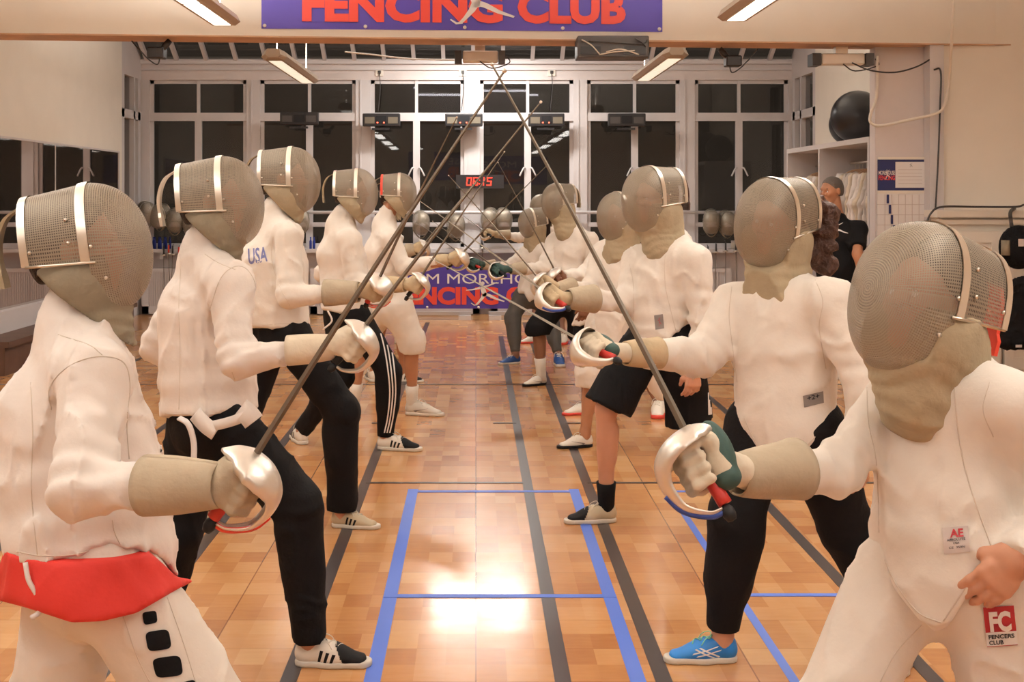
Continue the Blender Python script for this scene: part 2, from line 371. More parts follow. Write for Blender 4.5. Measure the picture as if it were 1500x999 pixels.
def surf(f, lo, hi, h):
    lo = np.asarray(lo, float); hi = np.asarray(hi, float)
    n = np.maximum(np.ceil((hi - lo) / h).astype(int) + 1, 3)
    ax = [lo[i] + h * np.arange(n[i]) for i in range(3)]
    D = np.empty(n)
    YZ = np.stack(np.meshgrid(ax[1], ax[2], indexing='ij'), -1).reshape(-1, 2)
    step = max(1, int(250000 / len(YZ)))
    for s in range(0, n[0], step):
        xs = ax[0][s:s + step]
        pts = np.concatenate([np.repeat(xs, len(YZ))[:, None], np.tile(YZ, (len(xs), 1))], 1)
        D[s:s + step] = f(pts).reshape(len(xs), n[1], n[2])
    D[0] = D[-1] = 1; D[:, 0] = D[:, -1] = 1; D[:, :, 0] = D[:, :, -1] = 1
    ins = D < 0
    acc = np.zeros((n[0] - 1, n[1] - 1, n[2] - 1, 3)); cnt = np.zeros(tuple(n - 1))
    quads = []
    for a in range(3):
        sl0 = [slice(None)] * 3; sl1 = [slice(None)] * 3; sl0[a] = slice(0, -1); sl1[a] = slice(1, None)
        A = D[tuple(sl0)]; B = D[tuple(sl1)]; X = ins[tuple(sl0)] != ins[tuple(sl1)]
        idx = np.argwhere(X); t = A[X] / (A[X] - B[X])
        pos = idx.astype(float); pos[:, a] += t
        o1, o2 = (a + 1) % 3, (a + 2) % 3
        for d1 in (0, -1):
            for d2 in (0, -1):
                c = idx.copy(); c[:, o1] += d1; c[:, o2] += d2
                ok = (c >= 0).all(1) & (c < np.array(n) - 1).all(1)
                np.add.at(acc, tuple(c[ok].T), pos[ok]); np.add.at(cnt, tuple(c[ok].T), 1)
        q = []
        for d1, d2 in ((-1, -1), (0, -1), (0, 0), (-1, 0)):
            c = idx.copy(); c[:, o1] += d1; c[:, o2] += d2; q.append(c)
        inside = ins[tuple(sl0)][X]
        quads.append((np.stack(q, 1), inside))
    used = cnt > 0; ids = -np.ones(used.shape, int); ids[used] = np.arange(used.sum())
    V = lo + h * (acc[used] / cnt[used][:, None])
    F = []
    for q, inside in quads:
        g = ids[q[..., 0], q[..., 1], q[..., 2]]
        g = np.where(inside[:, None], g, g[:, ::-1]); F.append(g)
    F = np.concatenate(F); F = F[(F >= 0).all(1)]
    for _ in range(1):                                   # one smoothing pass
        s = np.zeros_like(V); c = np.zeros(len(V))
        for k in range(4):
            np.add.at(s, F[:, k], V[F[:, (k + 1) % 4]]); np.add.at(c, F[:, k], 1)
            np.add.at(s, F[:, k], V[F[:, (k + 3) % 4]]); np.add.at(c, F[:, k], 1)
        V = V * .5 + .5 * s / c[:, None]
    return V, F

class Blob:
    def __init__(s): s.g = []; s.cur = []; s.pts = []
    def _b(s, p, r): s.pts += [np.asarray(p, float) - r, np.asarray(p, float) + r]
    def cone(s, a, b, ra, rb, k=.03): s.cur.append(('c', (a, b, ra, rb), k)); s._b(a, ra); s._b(b, rb); return s
    def ell(s, c, r, R=None, k=.03): s.cur.append(('e', (c, r, R), k)); s._b(c, max(r)); return s
    def tube(s, a, b, ax, wa, da, wb, db, k=.03): s.cur.append(('t', (a, b, ax, wa, da, wb, db), k)); s._b(a, max(wa, da)); s._b(b, max(wb, db)); return s
    def end(s, cut=None, k=.02): s.g.append((s.cur, cut, k)); s.cur = []; return s
    def mesh(s, h, post=None, pad=.02):
        if s.cur: s.end()
        def f(p):
            out = None
            for prims, cut, kk in s.g:
                d = None
                for t, a, k in prims:
                    e = {'c': d_cone, 'e': d_ell, 't': d_tube}[t](p, *a)
                    d = e if d is None else smin(d, e, k)
                if cut is not None: d = np.maximum(d, cut(p))
                out = d if out is None else smin(out, d, kk)
            return post(p, out) if post else out
        q = np.array(s.pts); return surf(f, q.min(0) - pad - h, q.max(0) + pad + h, h)
def plane(pt, n):                                        # keeps the side the normal does not point to
    pt = np.asarray(pt, float); n = nrm(n); return lambda p: (p - pt) @ n
def frame(f, up=(0, 0, 1)):
    f = nrm(f); s = nrm(np.cross(f, up)); u = np.cross(s, f); return f, s, u
def xform(M3, t, V): return np.asarray(V) @ np.asarray(M3).T + t

# ------------------------------------------------------------------ head (x = face direction, y = left side, z = up; centre of skull at 0)
def build_head(h=.0045):
    b = Blob()
    b.ell((-.012, 0, .035), (.098, .077, .088)).ell((.018, 0, -.03), (.07, .062, .082), k=.04)
    b.cone((.060, 0, -.092), (.035, .03, -.075), .020, .016, k=.03).cone((.060, 0, -.092), (.035, -.03, -.075), .020, .016, k=.03)
    b.cone((.078, .028, .022), (.078, -.028, .022), .012, .012, k=.025)
    b.cone((.086, 0, .012), (.108, 0, -.022), .007, .011, k=.015).ell((.098, .012, -.026), (.010, .008, .007), k=.01).ell((.098, -.012, -.026), (.010, .008, .007), k=.01)
    b.cone((.086, .018, -.054), (.093, 0, -.052), .006, .0075, k=.01).cone((.086, -.018, -.054), (.093, 0, -.052), .006, .0075, k=.01)
    b.cone((.083, .015, -.066), (.090, 0, -.067), .007, .0085, k=.008).cone((.083, -.015, -.066), (.090, 0, -.067), .007, .0085, k=.008)
    b.ell((.066, .04, -.022), (.02, .02, .02), k=.02).ell((.066, -.04, -.022), (.02, .02, .02), k=.02)
    for s in (1, -1): b.ell((-.008, s * .080, -.005), (.018, .008, .031), k=.01)
    def post(p, d):
        for s in (1, -1): d = np.maximum(d, -smin(d_ell(p, (.098, s * .031, .0), (.022, .016, .011)), np.full(len(p), .05), .01))
        return d
    return b.mesh(h, post)
HEAD = build_head()
def build_eyes():
    parts = []
    for s in (1, -1):
        parts.append(lathe([(0.0001, -.0115), (.008, -.008), (.0115, 0), (.008, .008), (.0001, .0115)], np.array([.074, s * .031, .0]), 12))
    return join(parts)
EYES = build_eyes()
def build_hair(kind='short'):
    b = Blob(); b.ell((-.020, 0, .045), (.104, .086, .090)).ell((-.05, 0, -.02), (.066, .080, .085), k=.03)
    def post(p, d):
        n = noise3(p * 55) * .003 + noise3(p * 22) * .004
        return np.maximum(d + n, np.maximum(-d_ell(p, (.075, 0, -.03), (.085, .095, .105)), -(p[:, 2] + .075)))
    return b.mesh(.0055, post)
HAIR = build_hair()

# ------------------------------------------------------------------ mask (x forward, y left, z up)
def mask_sec(x):
    if x < .02: t = (x + .13) / .15; return .098 + .012 * t, .132 + .020 * t, .004 * (1 - t)
    t = min((x - .02) / .130, 1); e = math.sqrt(max(1 - t ** 2.25, 0)); return .110 * e ** .85, .152 * e ** .95, -.012 * t
def mask_pt(x, th, off=0.):
    a, c, dz = mask_sec(x); a += off; c += off
    cs, sn = math.cos(th), math.sin(th); ex = .86
    y = a * math.copysign(abs(cs) ** ex, cs); z = c * math.copysign(abs(sn) ** ex, sn)
    if z < 0: z *= 1.08
    return np.array([x + (off if x > .1 else 0) - .10 * max(0, -z) * (1 if x < .02 else 0) * 0, y, z + dz])
def grid(fn, nu, nv, closed=False):
    V = [fn(i / (nu - 1), j / (nv - 1)) for i in range(nu) for j in range(nv)]
    F = [(i * nv + j, i * nv + j + 1, (i + 1) * nv + j + 1, (i + 1) * nv + j) for i in range(nu - 1) for j in range(nv - 1)]
    return V, F
LOW = -.16                                               # angle where the bib starts at the sides
def build_mask():
    V = []; F = []; UV = []
    xs = [-.13 + .15 * i / 7 for i in range(7)]; xf = [.02 + .130 * math.sin(i / 16 * math.pi / 2) for i in range(17)]
    n = 56
    # front dome: full ring
    v = []
    for x in xf: v.append([mask_pt(x, 2 * math.pi * k / n) for k in range(n)])
    V = [p for r in v for p in r]
    for i in range(len(xf) - 1):
        for k in range(n): F.append((i * n + k, i * n + (k + 1) % n, (i + 1) * n + (k + 1) % n, (i + 1) * n + k))
    c = len(V); m = 36
    for x in xs + [.02]:
        for k in range(m + 1): V.append(mask_pt(x, LOW + (math.pi - 2 * LOW) * k / m))
    for i in range(len(xs)):
        for k in range(m): F.append((c + i * (m + 1) + k, c + i * (m + 1) + k + 1, c + (i + 1) * (m + 1) + k + 1, c + (i + 1) * (m + 1) + k))
    V = np.array(V); th = np.arctan2(V[:, 1] * 1.4, V[:, 2] + 1e-6)
    arc = {}; prev = None; L_ = 0.
    for x in xf:
        q_ = np.array([x, 0, mask_sec(x)[1]]); L_ += 0 if prev is None else np.linalg.norm(q_ - prev); arc[round(x, 6)] = L_; prev = q_
    av = np.array([arc.get(round(float(p[0]), 6), 0.) if i < c else float(p[0]) - .02 for i, p in enumerate(V)])
    tu = np.array([2 * math.pi * (i % n) / n if i < c else LOW + (math.pi - 2 * LOW) * ((i - c) % (m + 1)) / m for i in range(len(V))])
    UV = np.c_[tu * .1299, av]
    mesh_v = (V, F, UV)
    def strip(x0, x1, a0, a1, off, nn=40):
        o = grid(lambda s, t: mask_pt(x0 + (x1 - x0) * t, a0 + (a1 - a0) * s, off), nn, 3)
        i = grid(lambda s, t: mask_pt(x0 + (x1 - x0) * t, a0 + (a1 - a0) * s, off - .002), nn, 3)
        return join([o, i])
    band = strip(.002, .024, LOW, math.pi - LOW, .0035)
    rim = strip(-.134, -.116, LOW, math.pi - LOW, .003)
    plates = []
    for s in (1, -1):
        a = LOW if s > 0 else math.pi - LOW
        pts = [mask_pt(x, a, .004) for x in (-.125, -.08, -.04, 0, .035)]
        plates.append(tube(pts, .0035, 6))
        for (x, dz) in ((-.11, .022), (-.02, .03), (-.02, .075), (.030, .022), (.052, -.03)):
            p = mask_pt(x, a + s * dz / .13, .004); plates.append(tube([p - np.array([0, s * .002, 0]), p + np.array([0, s * .003, 0])], .0042, 8))
    return mesh_v, band, rim, join(plates)
def build_mask_rest():
    # padding inside the crown, spring strap at the back
    pad = grid(lambda s, t: mask_pt(-.125 + .10 * t, LOW + .5 + (math.pi - 2 * LOW - 1.) * s, -.006), 26, 5)
    sp = spline([(-.128, 0, .118), (-.175, 0, .088), (-.200, 0, .02), (-.195, 0, -.07)], 6)
    V = []; F = []
    for i, p in enumerate(sp):
        w = .020 if i < len(sp) - 3 else .028
        for y in (-w, w):
            V.append(p + (0, y, 0)); V.append(p + (-.010, y, 0))
    for i in range(len(sp) - 1):
        a = i * 4; b = a + 4; F += [(a, b, b + 2, a + 2), (a + 1, a + 3, b + 3, b + 1), (a, a + 1, b + 1, b), (a + 2, b + 2, b + 3, a + 3)]
    F += [(0, 2, 3, 1), (len(V) - 4, len(V) - 3, len(V) - 1, len(V) - 2)]
    return pad, (V, F)
MASK, BAND, RIM, PLATES = build_mask(); PAD, STRAP = build_mask_rest()
def build_bib():                                         # canonical bib for the masks hanging at the windows
    b = Blob(); b.ell((-.03, 0, -.085), (.115, .108, .095)).cone((0, 0, -.12), (-.01, 0, -.20), .085, .055)
    return b.mesh(.008, lambda p, d: np.maximum(np.maximum(d, -(d + .008)), np.maximum(np.maximum(p[:, 2] + .02, p[:, 0] - .045), -(p[:, 0] + .125) * .74 - (p[:, 2] + .03) * .67)) + noise3(p * 30) * .001)
BIB0 = build_bib()
_mesh_cache = {}
def shared(key, name, V, F, m, parent, M, smooth=True, uv=None):
    """one mesh datablock used by many things; M is its 4x4 place relative to the parent"""
    if key not in _mesh_cache:
        o = mesh(name, V, F, m, None, smooth, uv=uv); _mesh_cache[key] = o.data
    else:
        o = bpy.data.objects.new(name, _mesh_cache[key]); COL.objects.link(o)
    o.parent = parent; o.matrix_local = M; ORG[o.name] = ORG.get(parent.name, np.zeros(3)) if parent else np.zeros(3)
    return o
def mat4(c, f, s, u, sc=1.):
    return Matrix(((f[0] * sc, s[0] * sc, u[0] * sc, c[0]), (f[1] * sc, s[1] * sc, u[1] * sc, c[1]), (f[2] * sc, s[2] * sc, u[2] * sc, c[2]), (0, 0, 0, 1)))
I4 = Matrix.Identity(4)
def mask_parts(root, M, strap=M_bib, hung=False, rimm=None):
    sh = shared('maskmesh', 'mask_mesh', MASK[0], MASK[1], M_wire, root, M, uv=MASK[2])
    k = sh if not hung else root
    MM = I4 if k is sh else M
    shared('maskband', 'steel_band', *BAND, M_band, k, MM); shared('maskrim' + (rimm.name if rimm else ''), 'rim', *RIM, rimm or M_band, k, MM)
    shared('maskpl', 'fastening_rail', *PLATES, M_steel, k, MM)
    shared('maskpad', 'padding', *PAD, M_padding, k, MM)
    shared('strap' + strap.name, 'back_strap', *STRAP, strap, k, MM, smooth=False)
    return sh

# ------------------------------------------------------------------ sabre (z along the blade, x towards the knuckles, origin in the fist)
def build_guard():
    sp = spline([(-.062, 0, .044), (-.035, 0, .062), (0, 0, .070), (.045, 0, .060), (.080, 0, .030), (.088, 0, -.015), (.070, 0, -.065), (.030, 0, -.092), (.004, 0, -.094)], 5)
    kw = [.004, .050, .066, .066, .052, .030, .016, .010, .008]
    n = len(sp); V = []; F = []; W = 9
    for i, p in enumerate(sp):
        t = i / (n - 1) * (len(kw) - 1); j = min(int(t), len(kw) - 2); w = kw[j] + (kw[j + 1] - kw[j]) * (t - j)
        tg = nrm(sp[min(i + 1, n - 1)] - sp[max(i - 1, 0)]); nn = np.array([-tg[2], 0, tg[0]])    # outward normal
        for k in range(W):
            s = -1 + 2 * k / (W - 1); V.append(p + np.array([0, 1, 0]) * w * math.sin(s * 1.45) - nn * w * .72 * (1 - math.cos(s * 1.45)))
    for i in range(n - 1):
        for k in range(W - 1): F.append((i * W + k, i * W + k + 1, (i + 1) * W + k + 1, (i + 1) * W + k))
    return V, F
GUARD = build_guard()
def build_blade(L=.88):
    V = []; F = []; n = 22
    for i in range(n):
        t = i / (n - 1); z = .066 + L * t; w = .0052 * (1 - t) + .0020; d = .0042 * (1 - t) + .0018; bend = .018 * t * t
        for x, y in ((w, 0), (0, d), (-w, 0), (0, -d)): V.append((x + bend, y, z))
    for i in range(n - 1):
        for k in range(4): F.append((i * 4 + k, i * 4 + (k + 1) % 4, (i + 1) * 4 + (k + 1) % 4, (i + 1) * 4 + k))
    F.append((3, 2, 1, 0)); F.append(tuple(4 * (n - 1) + k for k in range(4))); return V, F
BLADE = build_blade()
GRIP = tube(spline([(0, 0, .064), (.004, 0, .03), (0, 0, -.02), (-.006, 0, -.085)], 5), [.012] * 10 + [.0135] * 6, 10)
POMM = lathe([(.0001, -.118), (.009, -.116), (.013, -.105), (.012, -.094), (.006, -.086)], np.array([-.004, 0, 0]), 14)
BOWTIP = tube(spline([(.086, 0, -.03), (.070, 0, -.066), (.030, 0, -.094), (.004, 0, -.096)], 5), .0065, 8)
TIP = lathe([(.0001, .9515), (.004, .950), (.004, .944), (.0001, .942)], np.array([.018, 0, 0]), 10)
def sabre(base, tip, label, grip=M_gripr, ins=None, knuck=None, name='sabre', group=None, guard=True):
    """base: where the blade leaves the guard; knuck: direction the knuckles face"""
    d = nrm(tip - base); x = np.asarray(knuck, float); x = nrm(x - (x @ d) * d); y = np.cross(d, x)
    O = base - d * .070
    t = thing(name, O, label, 'sword', group); t.rotation_mode = 'QUATERNION'
    M = Matrix(((x[0], y[0], d[0]), (x[1], y[1], d[1]), (x[2], y[2], d[2]))); t.rotation_quaternion = M.to_quaternion()
    shared('blade', 'blade', *BLADE, M_blade, t, I4, smooth=False); shared('btip', 'tip', *TIP, M_steel, t, I4)
    if guard:
        g = shared('guard', 'guard', *GUARD, M_guard, t, I4)
        if not g.modifiers: m = g.modifiers.new('thick', 'SOLIDIFY'); m.thickness = .0016
        shared('grip' + grip.name, 'grip', *GRIP, grip, t, I4); shared('pomm', 'pommel', *POMM, M_gripk, t, I4)
        if ins: shared('ins' + ins.name, 'guard_insulation', *BOWTIP, ins, g, I4)
    return O, x, y, d
def tip_depth(base, tuv, L=.88, sign=-1):                # how far in depth the tip lies so that the blade has its real length
    best = None
    for k in range(0, 80):
        Y = base[1] + sign * k * .01
        q = P(*tuv, Y); e = abs(np.linalg.norm(q - base) - L)
        if best is None or e < best[0]: best = (e, q)
    return best[1]

# ------------------------------------------------------------------ shoe (x to the toe, heel at 0, z up)
def build_shoe():
    b = Blob(); ax = np.array([0, 1., 0])
    b.tube((.040, 0, .042), (.13, .002, .040), ax, .033, .036, .038, .036).tube((.13, .002, .034), (.235, .004, .022), ax, .040, .034, .038, .020, k=.03)
    b.tube((.045, 0, .05), (.052, 0, .098), ax, .030, .036, .031, .042, k=.03).cone((.10, 0, .06), (.17, .003, .035), .028, .026, k=.03)
    up = b.mesh(.006, lambda p, d: np.maximum(np.maximum(d, -(p[:, 2] - .016)), np.maximum(p[:, 2] - .088 + .0 * p[:, 0], -d_cone(p, (.048, 0, .075), (.05, 0, .14), .027, .034))))
    def sf(p):
        d = d_tube(np.c_[p[:, 0], p[:, 1], 0 * p[:, 2]], (.042, 0, 0), (.13, .003, 0), ax, .038, .042, .038, .04)
        e = d_tube(np.c_[p[:, 0], p[:, 1], 0 * p[:, 2]], (.13, .003, 0), (.232, .006, 0), ax, .040, .04, .044, .045)
        return np.maximum(smin(d, e, .04), np.abs(p[:, 2] - .012) - .0115)
    so = surf(sf, (-.02, -.07, -.01), (.30, .07, .035), .006)
    return up, so
SHOE_UP, SHOE_SO = build_shoe()
SHOE_BVH = BVHTree.FromPolygons([tuple(v) for v in SHOE_UP[0]], [tuple(int(i) for i in f) for f in SHOE_UP[1]])
def on_shoe(x, z, side, off=.001):
    h = SHOE_BVH.ray_cast(Vector((x, side * .2, z)), Vector((0, -side, 0)))
    if h[0] is None: return np.array([x, side * .03, z])
    return np.array(h[0]) + np.array(h[1]) * off * (1 if h[1][1] * side > 0 else -1)
def shoe_patch(poly, side, nx=6):                        # quad a,b,c,d in (x,z) draped on one side of the shoe
    a, b, c, d = [np.array(q, float) for q in poly]
    return grid(lambda s, t: on_shoe(*((a * (1 - s) + b * s) * (1 - t) + (d * (1 - s) + c * s) * t), side, .0012), nx, nx)
def shoe_stripes(side): return [shoe_patch([(.088 + i * .022, .022), (.098 + i * .022, .022), (.088 + i * .022 + .022, .062 - .006 * i), (.076 + i * .022 + .022, .064 - .006 * i)], side) for i in range(3)]
LACES = None
def build_laces():
    parts = []
    for i in range(5):
        x = .10 + i * .016
        pts = []
        for s in (-1, -.5, 0, .5, 1):
            h = SHOE_BVH.ray_cast(Vector((x + .006 * s * (-1) ** i, s * .018, .3)), Vector((0, 0, -1)))
            if h[0] is not None: pts.append(np.array(h[0]) + (0, 0, .002))
        if len(pts) > 2: parts.append(tube(pts, .0022, 5))
    for s in (-1, 1): parts.append(tube(spline([(.095, 0, .088), (.100, s * .02, .104), (.125, s * .035, .092), (.14, s * .038, .070)], 4), .0018, 5))
    return join(parts)
LACES = build_laces()
def shoe(root, heel, toe, style, side_up=0.):
    d = toe - heel; L = np.linalg.norm(d[:2]); sc = min(max(L / .275, .86), 1.12); f = nrm([d[0], d[1], 0]); s = np.array([-f[1], f[0], 0]); u = np.array([0, 0, 1.])
    up_m, so_m, toe_m, kind = {'stripe': (M_white_sh, M_sole, M_black_sh, 'stripes'), 'tan': (M_tan_sh, M_sole, M_black_sh, None), 'white': (M_white_sh, M_black_sh, None, 'swoosh'),
            'blue': (M_blue_sh, M_silver_sh, None, 'cross'), 'navy': (M_navy_sh, M_silver_sh, None, None), 'red': (M_white_sh, M_redsole, None, None), 'silver': (M_silver_sh, M_sole, None, 'swoosh'),
            'cream': (M_tan_sh, M_sole, None, 'stripes')}[style]
    M = mat4(heel - ORG[root.name], f, s, u, sc)
    g = shared('shoe' + up_m.name, 'shoe', *SHOE_UP, up_m, root, M)
    shared('sole' + so_m.name, 'sole', *SHOE_SO, so_m, g, I4)
    shared('laces' + style, 'laces', *LACES, mat('lace_' + ('green' if style == 'blue' else 'white'), (.25, .6, .35) if style == 'blue' else (.75, .70, .62), .8), g, I4)
    if toe_m is not None:
        key = 'toecap'
        if key not in _mesh_cache:
            V, F = SHOE_UP; cen = V[F].mean(1); k = (cen[:, 0] > .165 + (.045 - cen[:, 2]) * .5)
            F2 = F[k]; ids = np.unique(F2); rm = -np.ones(len(V), int); rm[ids] = np.arange(len(ids)); V2 = V[ids] * np.array([1.004, 1.04, 1.04]) + (.0008, 0, -.0004); TC = (V2, rm[F2])
        else: TC = (None, None)
        shared(key, 'toe_cap', *TC, toe_m, g, I4)
    if kind == 'stripes':
        for sd in (1, -1):
            for i, (V, F) in enumerate(shoe_stripes(sd) if ('str%d' % sd) not in _mesh_cache else [(None, None)] * 3):
                shared('str%d' % sd if i == 0 else 'str%d%d' % (sd, i), 'stripe', V, F, M_black_sh, g, I4)
    if kind == 'swoosh':
        for sd in (1, -1):
            pl = [shoe_patch([(.07, .035), (.085, .024), (.10, .034), (.092, .040)], sd), shoe_patch([(.092, .040), (.10, .034), (.175, .052), (.175, .053)], sd)]
            shared('sw%d' % sd, 'emblem', *join(pl), M_tag, g, I4)
    if kind == 'cross':
        for sd in (1, -1):
            pl = [shoe_patch([(.07, .030), (.076, .026), (.15, .060), (.142, .062)], sd), shoe_patch([(.09, .026), (.096, .024), (.165, .054), (.158, .057)], sd),
                  shoe_patch([(.065, .055), (.07, .050), (.16, .028), (.155, .034)], sd), shoe_patch([(.075, .068), (.08, .063), (.175, .036), (.17, .042)], sd)]
            shared('cr%d' % sd, 'emblem', *join(pl), M_bwhite, g, I4)
    return g

# ------------------------------------------------------------------ hands
def fist(O, x, y, z, wrist, thick=1., s=-1):
    """closed hand around a grip at O: z thumb side, x knuckle side; s = side of the back of the hand along y"""
    T = lambda a, b, c: O + x * a + y * (b * s) + z * c
    b = Blob()
    b.cone(T(-.022, .024, -.030), T(-.022, .024, .030), .021 * thick, .021 * thick, k=.02)
    b.cone(T(-.030, -.004, -.028), T(-.030, -.004, .022), .020 * thick, .020 * thick, k=.02)
    b.cone(T(-.034, .012, -.012), wrist, .027 * thick, .030 * thick, k=.03)
    b.end()
    for i, zz in enumerate((.034, .011, -.012, -.034)):
        r = (.0112, .0118, .0112, .0100)[i] * thick; dz = -.004
        q = [T(-.018, .034, zz), T(.014, .038, zz + dz), T(.036, .014, zz + dz), T(.028, -.020, zz + dz), T(.002, -.032, zz + dz)]
        for j in range(4): b.cone(q[j], q[j + 1], r * (1.05 - .04 * j), r * (1.01 - .04 * j), k=.008)
        b.end(k=.006)
    q = [T(-.036, -.012, .0), T(-.026, -.026, .028), T(-.004, -.022, .056)]
    for j in range(2): b.cone(q[j], q[j + 1], .0135 * thick, .0125 * thick, k=.01)
    b.end(k=.010)
    return b
def open_hand(W, d, n, t, curl=.5, spread=1.):
    """relaxed hand: W wrist, d finger direction, n back-of-hand normal, t thumb side"""
    d = nrm(d); n = nrm(n - (n @ d) * d); t = nrm(t - (t @ d) * d - (t @ n) * n); b = Blob()
    T = lambda a, c, e: W + d * a + t * c + n * e
    b.cone(T(-.03, 0, 0), T(.01, 0, 0), .027, .026, k=.03).tube(T(.015, 0, 0), T(.075, 0, 0), t, .030, .017, .040, .015, k=.03).end()
    for i, (c, L) in enumerate(((.030, .070), (.010, .078), (-.011, .073), (-.030, .058))):
        a0 = T(.078 - abs(c) * .15, c, 0); ang = 0; p = a0
        b.cone(T(.055, c * .9, .002), a0, .012, .0102, k=.012)
        for j, fr in enumerate((.45, .32, .23)):
            ang += curl * (.8, .9, .6)[j] * (1 + .12 * i)
            q = p + (d * math.cos(ang) - n * math.sin(ang)) * L * fr + t * c * .06 * spread
            b.cone(p, q, (.0098, .0090, .0082)[j], (.0090, .0082, .0072)[j], k=.006); p = q
        b.end(k=.006)
    p = T(.018, .026, -.004); q = T(.050, .048, -.016); r = T(.078, .050, -.030)
    b.cone(T(.0, .014, 0), p, .015, .0145, k=.012).cone(p, q, .0135, .0110, k=.01).cone(q, r, .0110, .0088, k=.008).end(k=.012)
    return b

def fold(p, d, amp, seed):
    q = p * np.array([7.5, 7.5, 5.0]) + seed
    n = noise3(q); r = 1 - np.abs(noise3(p * np.array([9., 9., 5.5]) + seed * 1.7 + n[:, None] * .8)); r2 = 1 - np.abs(noise3(p * np.array([15., 15., 9.]) + seed * 2.3 + n[:, None]))
    return d + 1.08 * amp * (1.1 * n - 1.5 * r ** 7 - .55 * r2 ** 6 + .55)

# ------------------------------------------------------------------ the hall
def struct(name, lo, hi, m, parent=None, bev=0.): return obj_box(name, lo, hi, m, parent, bev, kind='structure' if parent is None else None)
BW, LW, RW = 17.4, -4.5, 4.25                            # window wall, left wall, right wall of the back part
CH = 3.95
struct('floor', (-6.0, -5.2, -.06), (6.2, BW + .25, 0), M_floor)
struct('wall_left', (LW - .15, 11.2, 0), (LW, 16.45, CH + .5), M_wall)
struct('wall_left_front', (-5.6, -5.0, 0), (-5.45, 11.25, CH), M_wall)
struct('wall_left_return', (-5.6, 11.0, 0), (LW - .15, 11.2, CH), M_wall)
struct('wall_right_front', (5.9, -5.0, 0), (6.05, 11.6, CH), M_wall)
struct('wall_rear', (-5.6, -5.15, 0), (6.05, -5.0, CH), M_wall)
struct('wall_right', (RW, 11.8, 0), (RW + .15, 16.2, CH + .5), M_wall)
struct('wall_cupboard', (4.03, 11.48, 0), (6.0, 11.62, CH), M_wall)
struct('ceiling_front', (-5.6, -5.15, CH), (6.05, 11.5, CH + .1), M_ceil)
struct('ceiling_back', (LW - .2, 11.2, CH + .5), (RW + .2, 15.4, CH + .6), M_ceil)

# header beam across the opening (slightly skewed, as the opening itself is)
HZ = 2.913
def header():
    yl, yr = FPX * (HZ - EYE) / (V0 - 50), FPX * (HZ - EYE) / (V0 - 69)
    a = np.array([-5.45, yl - .12, 0]); b = np.array([5.95, yr + .0, 0]); d = nrm(b - a); n = np.array([-d[1], d[0], 0])
    def slab(z0, z1, y0, y1, name, m):
        P8 = [a + n * y0, b + n * y0, b + n * y1, a + n * y1]
        V = [p + (0, 0, z0) for p in P8] + [p + (0, 0, z1) for p in P8]
        F = [(0, 3, 2, 1), (4, 5, 6, 7), (0, 1, 5, 4), (1, 2, 6, 5), (2, 3, 7, 6), (3, 0, 4, 7)]
        o = mesh(name, V, F, m, None, False); o['kind'] = 'structure'
    slab(HZ + .012, CH + .6, 0, .30, 'wall_header', M_wall)
    slab(HZ - .0, HZ + .012, -.012, .40, 'trim_header', M_beamw)
    return a, d, n
HA, HD, HN = header()
def on_header(u, v, off=-.004):                          # point on the header's front face
    r = P(u, v, 1.) - np.array([0, 0, EYE]); o = np.array([0, 0, EYE]); t = ((HA - o) @ HN) / (r @ HN); p = o + r * t
    return p + HN * off
def banner(name, A, U, W, wd, hh, label, font_y=(.62, .93, .10, .55), cat='banner', both=True):
    """violet cloth banner: two lines and a white lunging fencer"""
    n = -nrm(np.cross(U, W))
    n = -n
    t = thing(name, A, label, cat)
    cl = grid(lambda s, q: A + U * wd * s + W * hh * q + n * (.004 * math.sin(s * 21) * (1 - q)), 40, 4)
    v2 = cl[0] + [p - n * .004 for p in cl[0]]; m = len(cl[0]); f2 = cl[1] + [tuple(i + m for i in reversed(f)) for f in cl[1]]
    mesh('cloth', v2, f2, M_purple, t)
    def put(s, x0, y0, x1, y1, m, off, nm='lettering', bold=0.):
        V2, F = text2d(s, 1, 1, bold); mesh(nm, place2d(fit(V2, x0 * wd, y0 * hh, x1 * wd, y1 * hh), A, U, W, off), F, m, t, smooth=False)
    put('TIM MOREHOUSE', .165, .57, .90, .80, M_bwhite, .009)
    put('FENCING', .0988, .085, .595, .50, M_coral, .009, bold=.05); put('CLUB', .632, .085, .906, .50, M_coral, .009, bold=.05)
    V2, F = fencer2d(); mesh('fencer_emblem', place2d(fit(V2, .44 * wd, .07 * hh, .625 * wd, .62 * hh), A, U, W, .013), F, M_bwhite, t, smooth=False)
    for k in range(5): mesh('grommet', *lathe([(.0001, -.006), (.016, -.004), (.016, .002), (.0001, .004)], A + U * wd * (.008 + .984 * k / 4) + W * hh * .035 + n * .008, 10, axis=1), M_bwhite, t)
    return t
A = on_header(383, 42); B = on_header(970, 47); U = nrm(B - A); wd = np.linalg.norm(B - A)
banner('banner', A, U, np.array([0, 0, 1.]), wd, wd * .205, 'violet club banner with coral letters hung on the white header')
A = P(548, 452, 16.55); banner('banner', A, np.array([1., 0, 0]), np.array([0, 0, 1.]), 306 * 16.55 / FPX, 64 * 16.55 / FPX, 'violet club banner standing near the floor before the window wall')
banner('banner', np.array([1.62 + .9, -4.97, 2.05]), np.array([-1., 0, 0]), np.array([0, 0, 1.]), 4.2, .86, 'violet club banner behind the camera, seen only reflected in the window panes')
bs = thing('banner_stand', P(700, 459, 16.6), 'low white stand legs under the violet floor banner', 'stand')
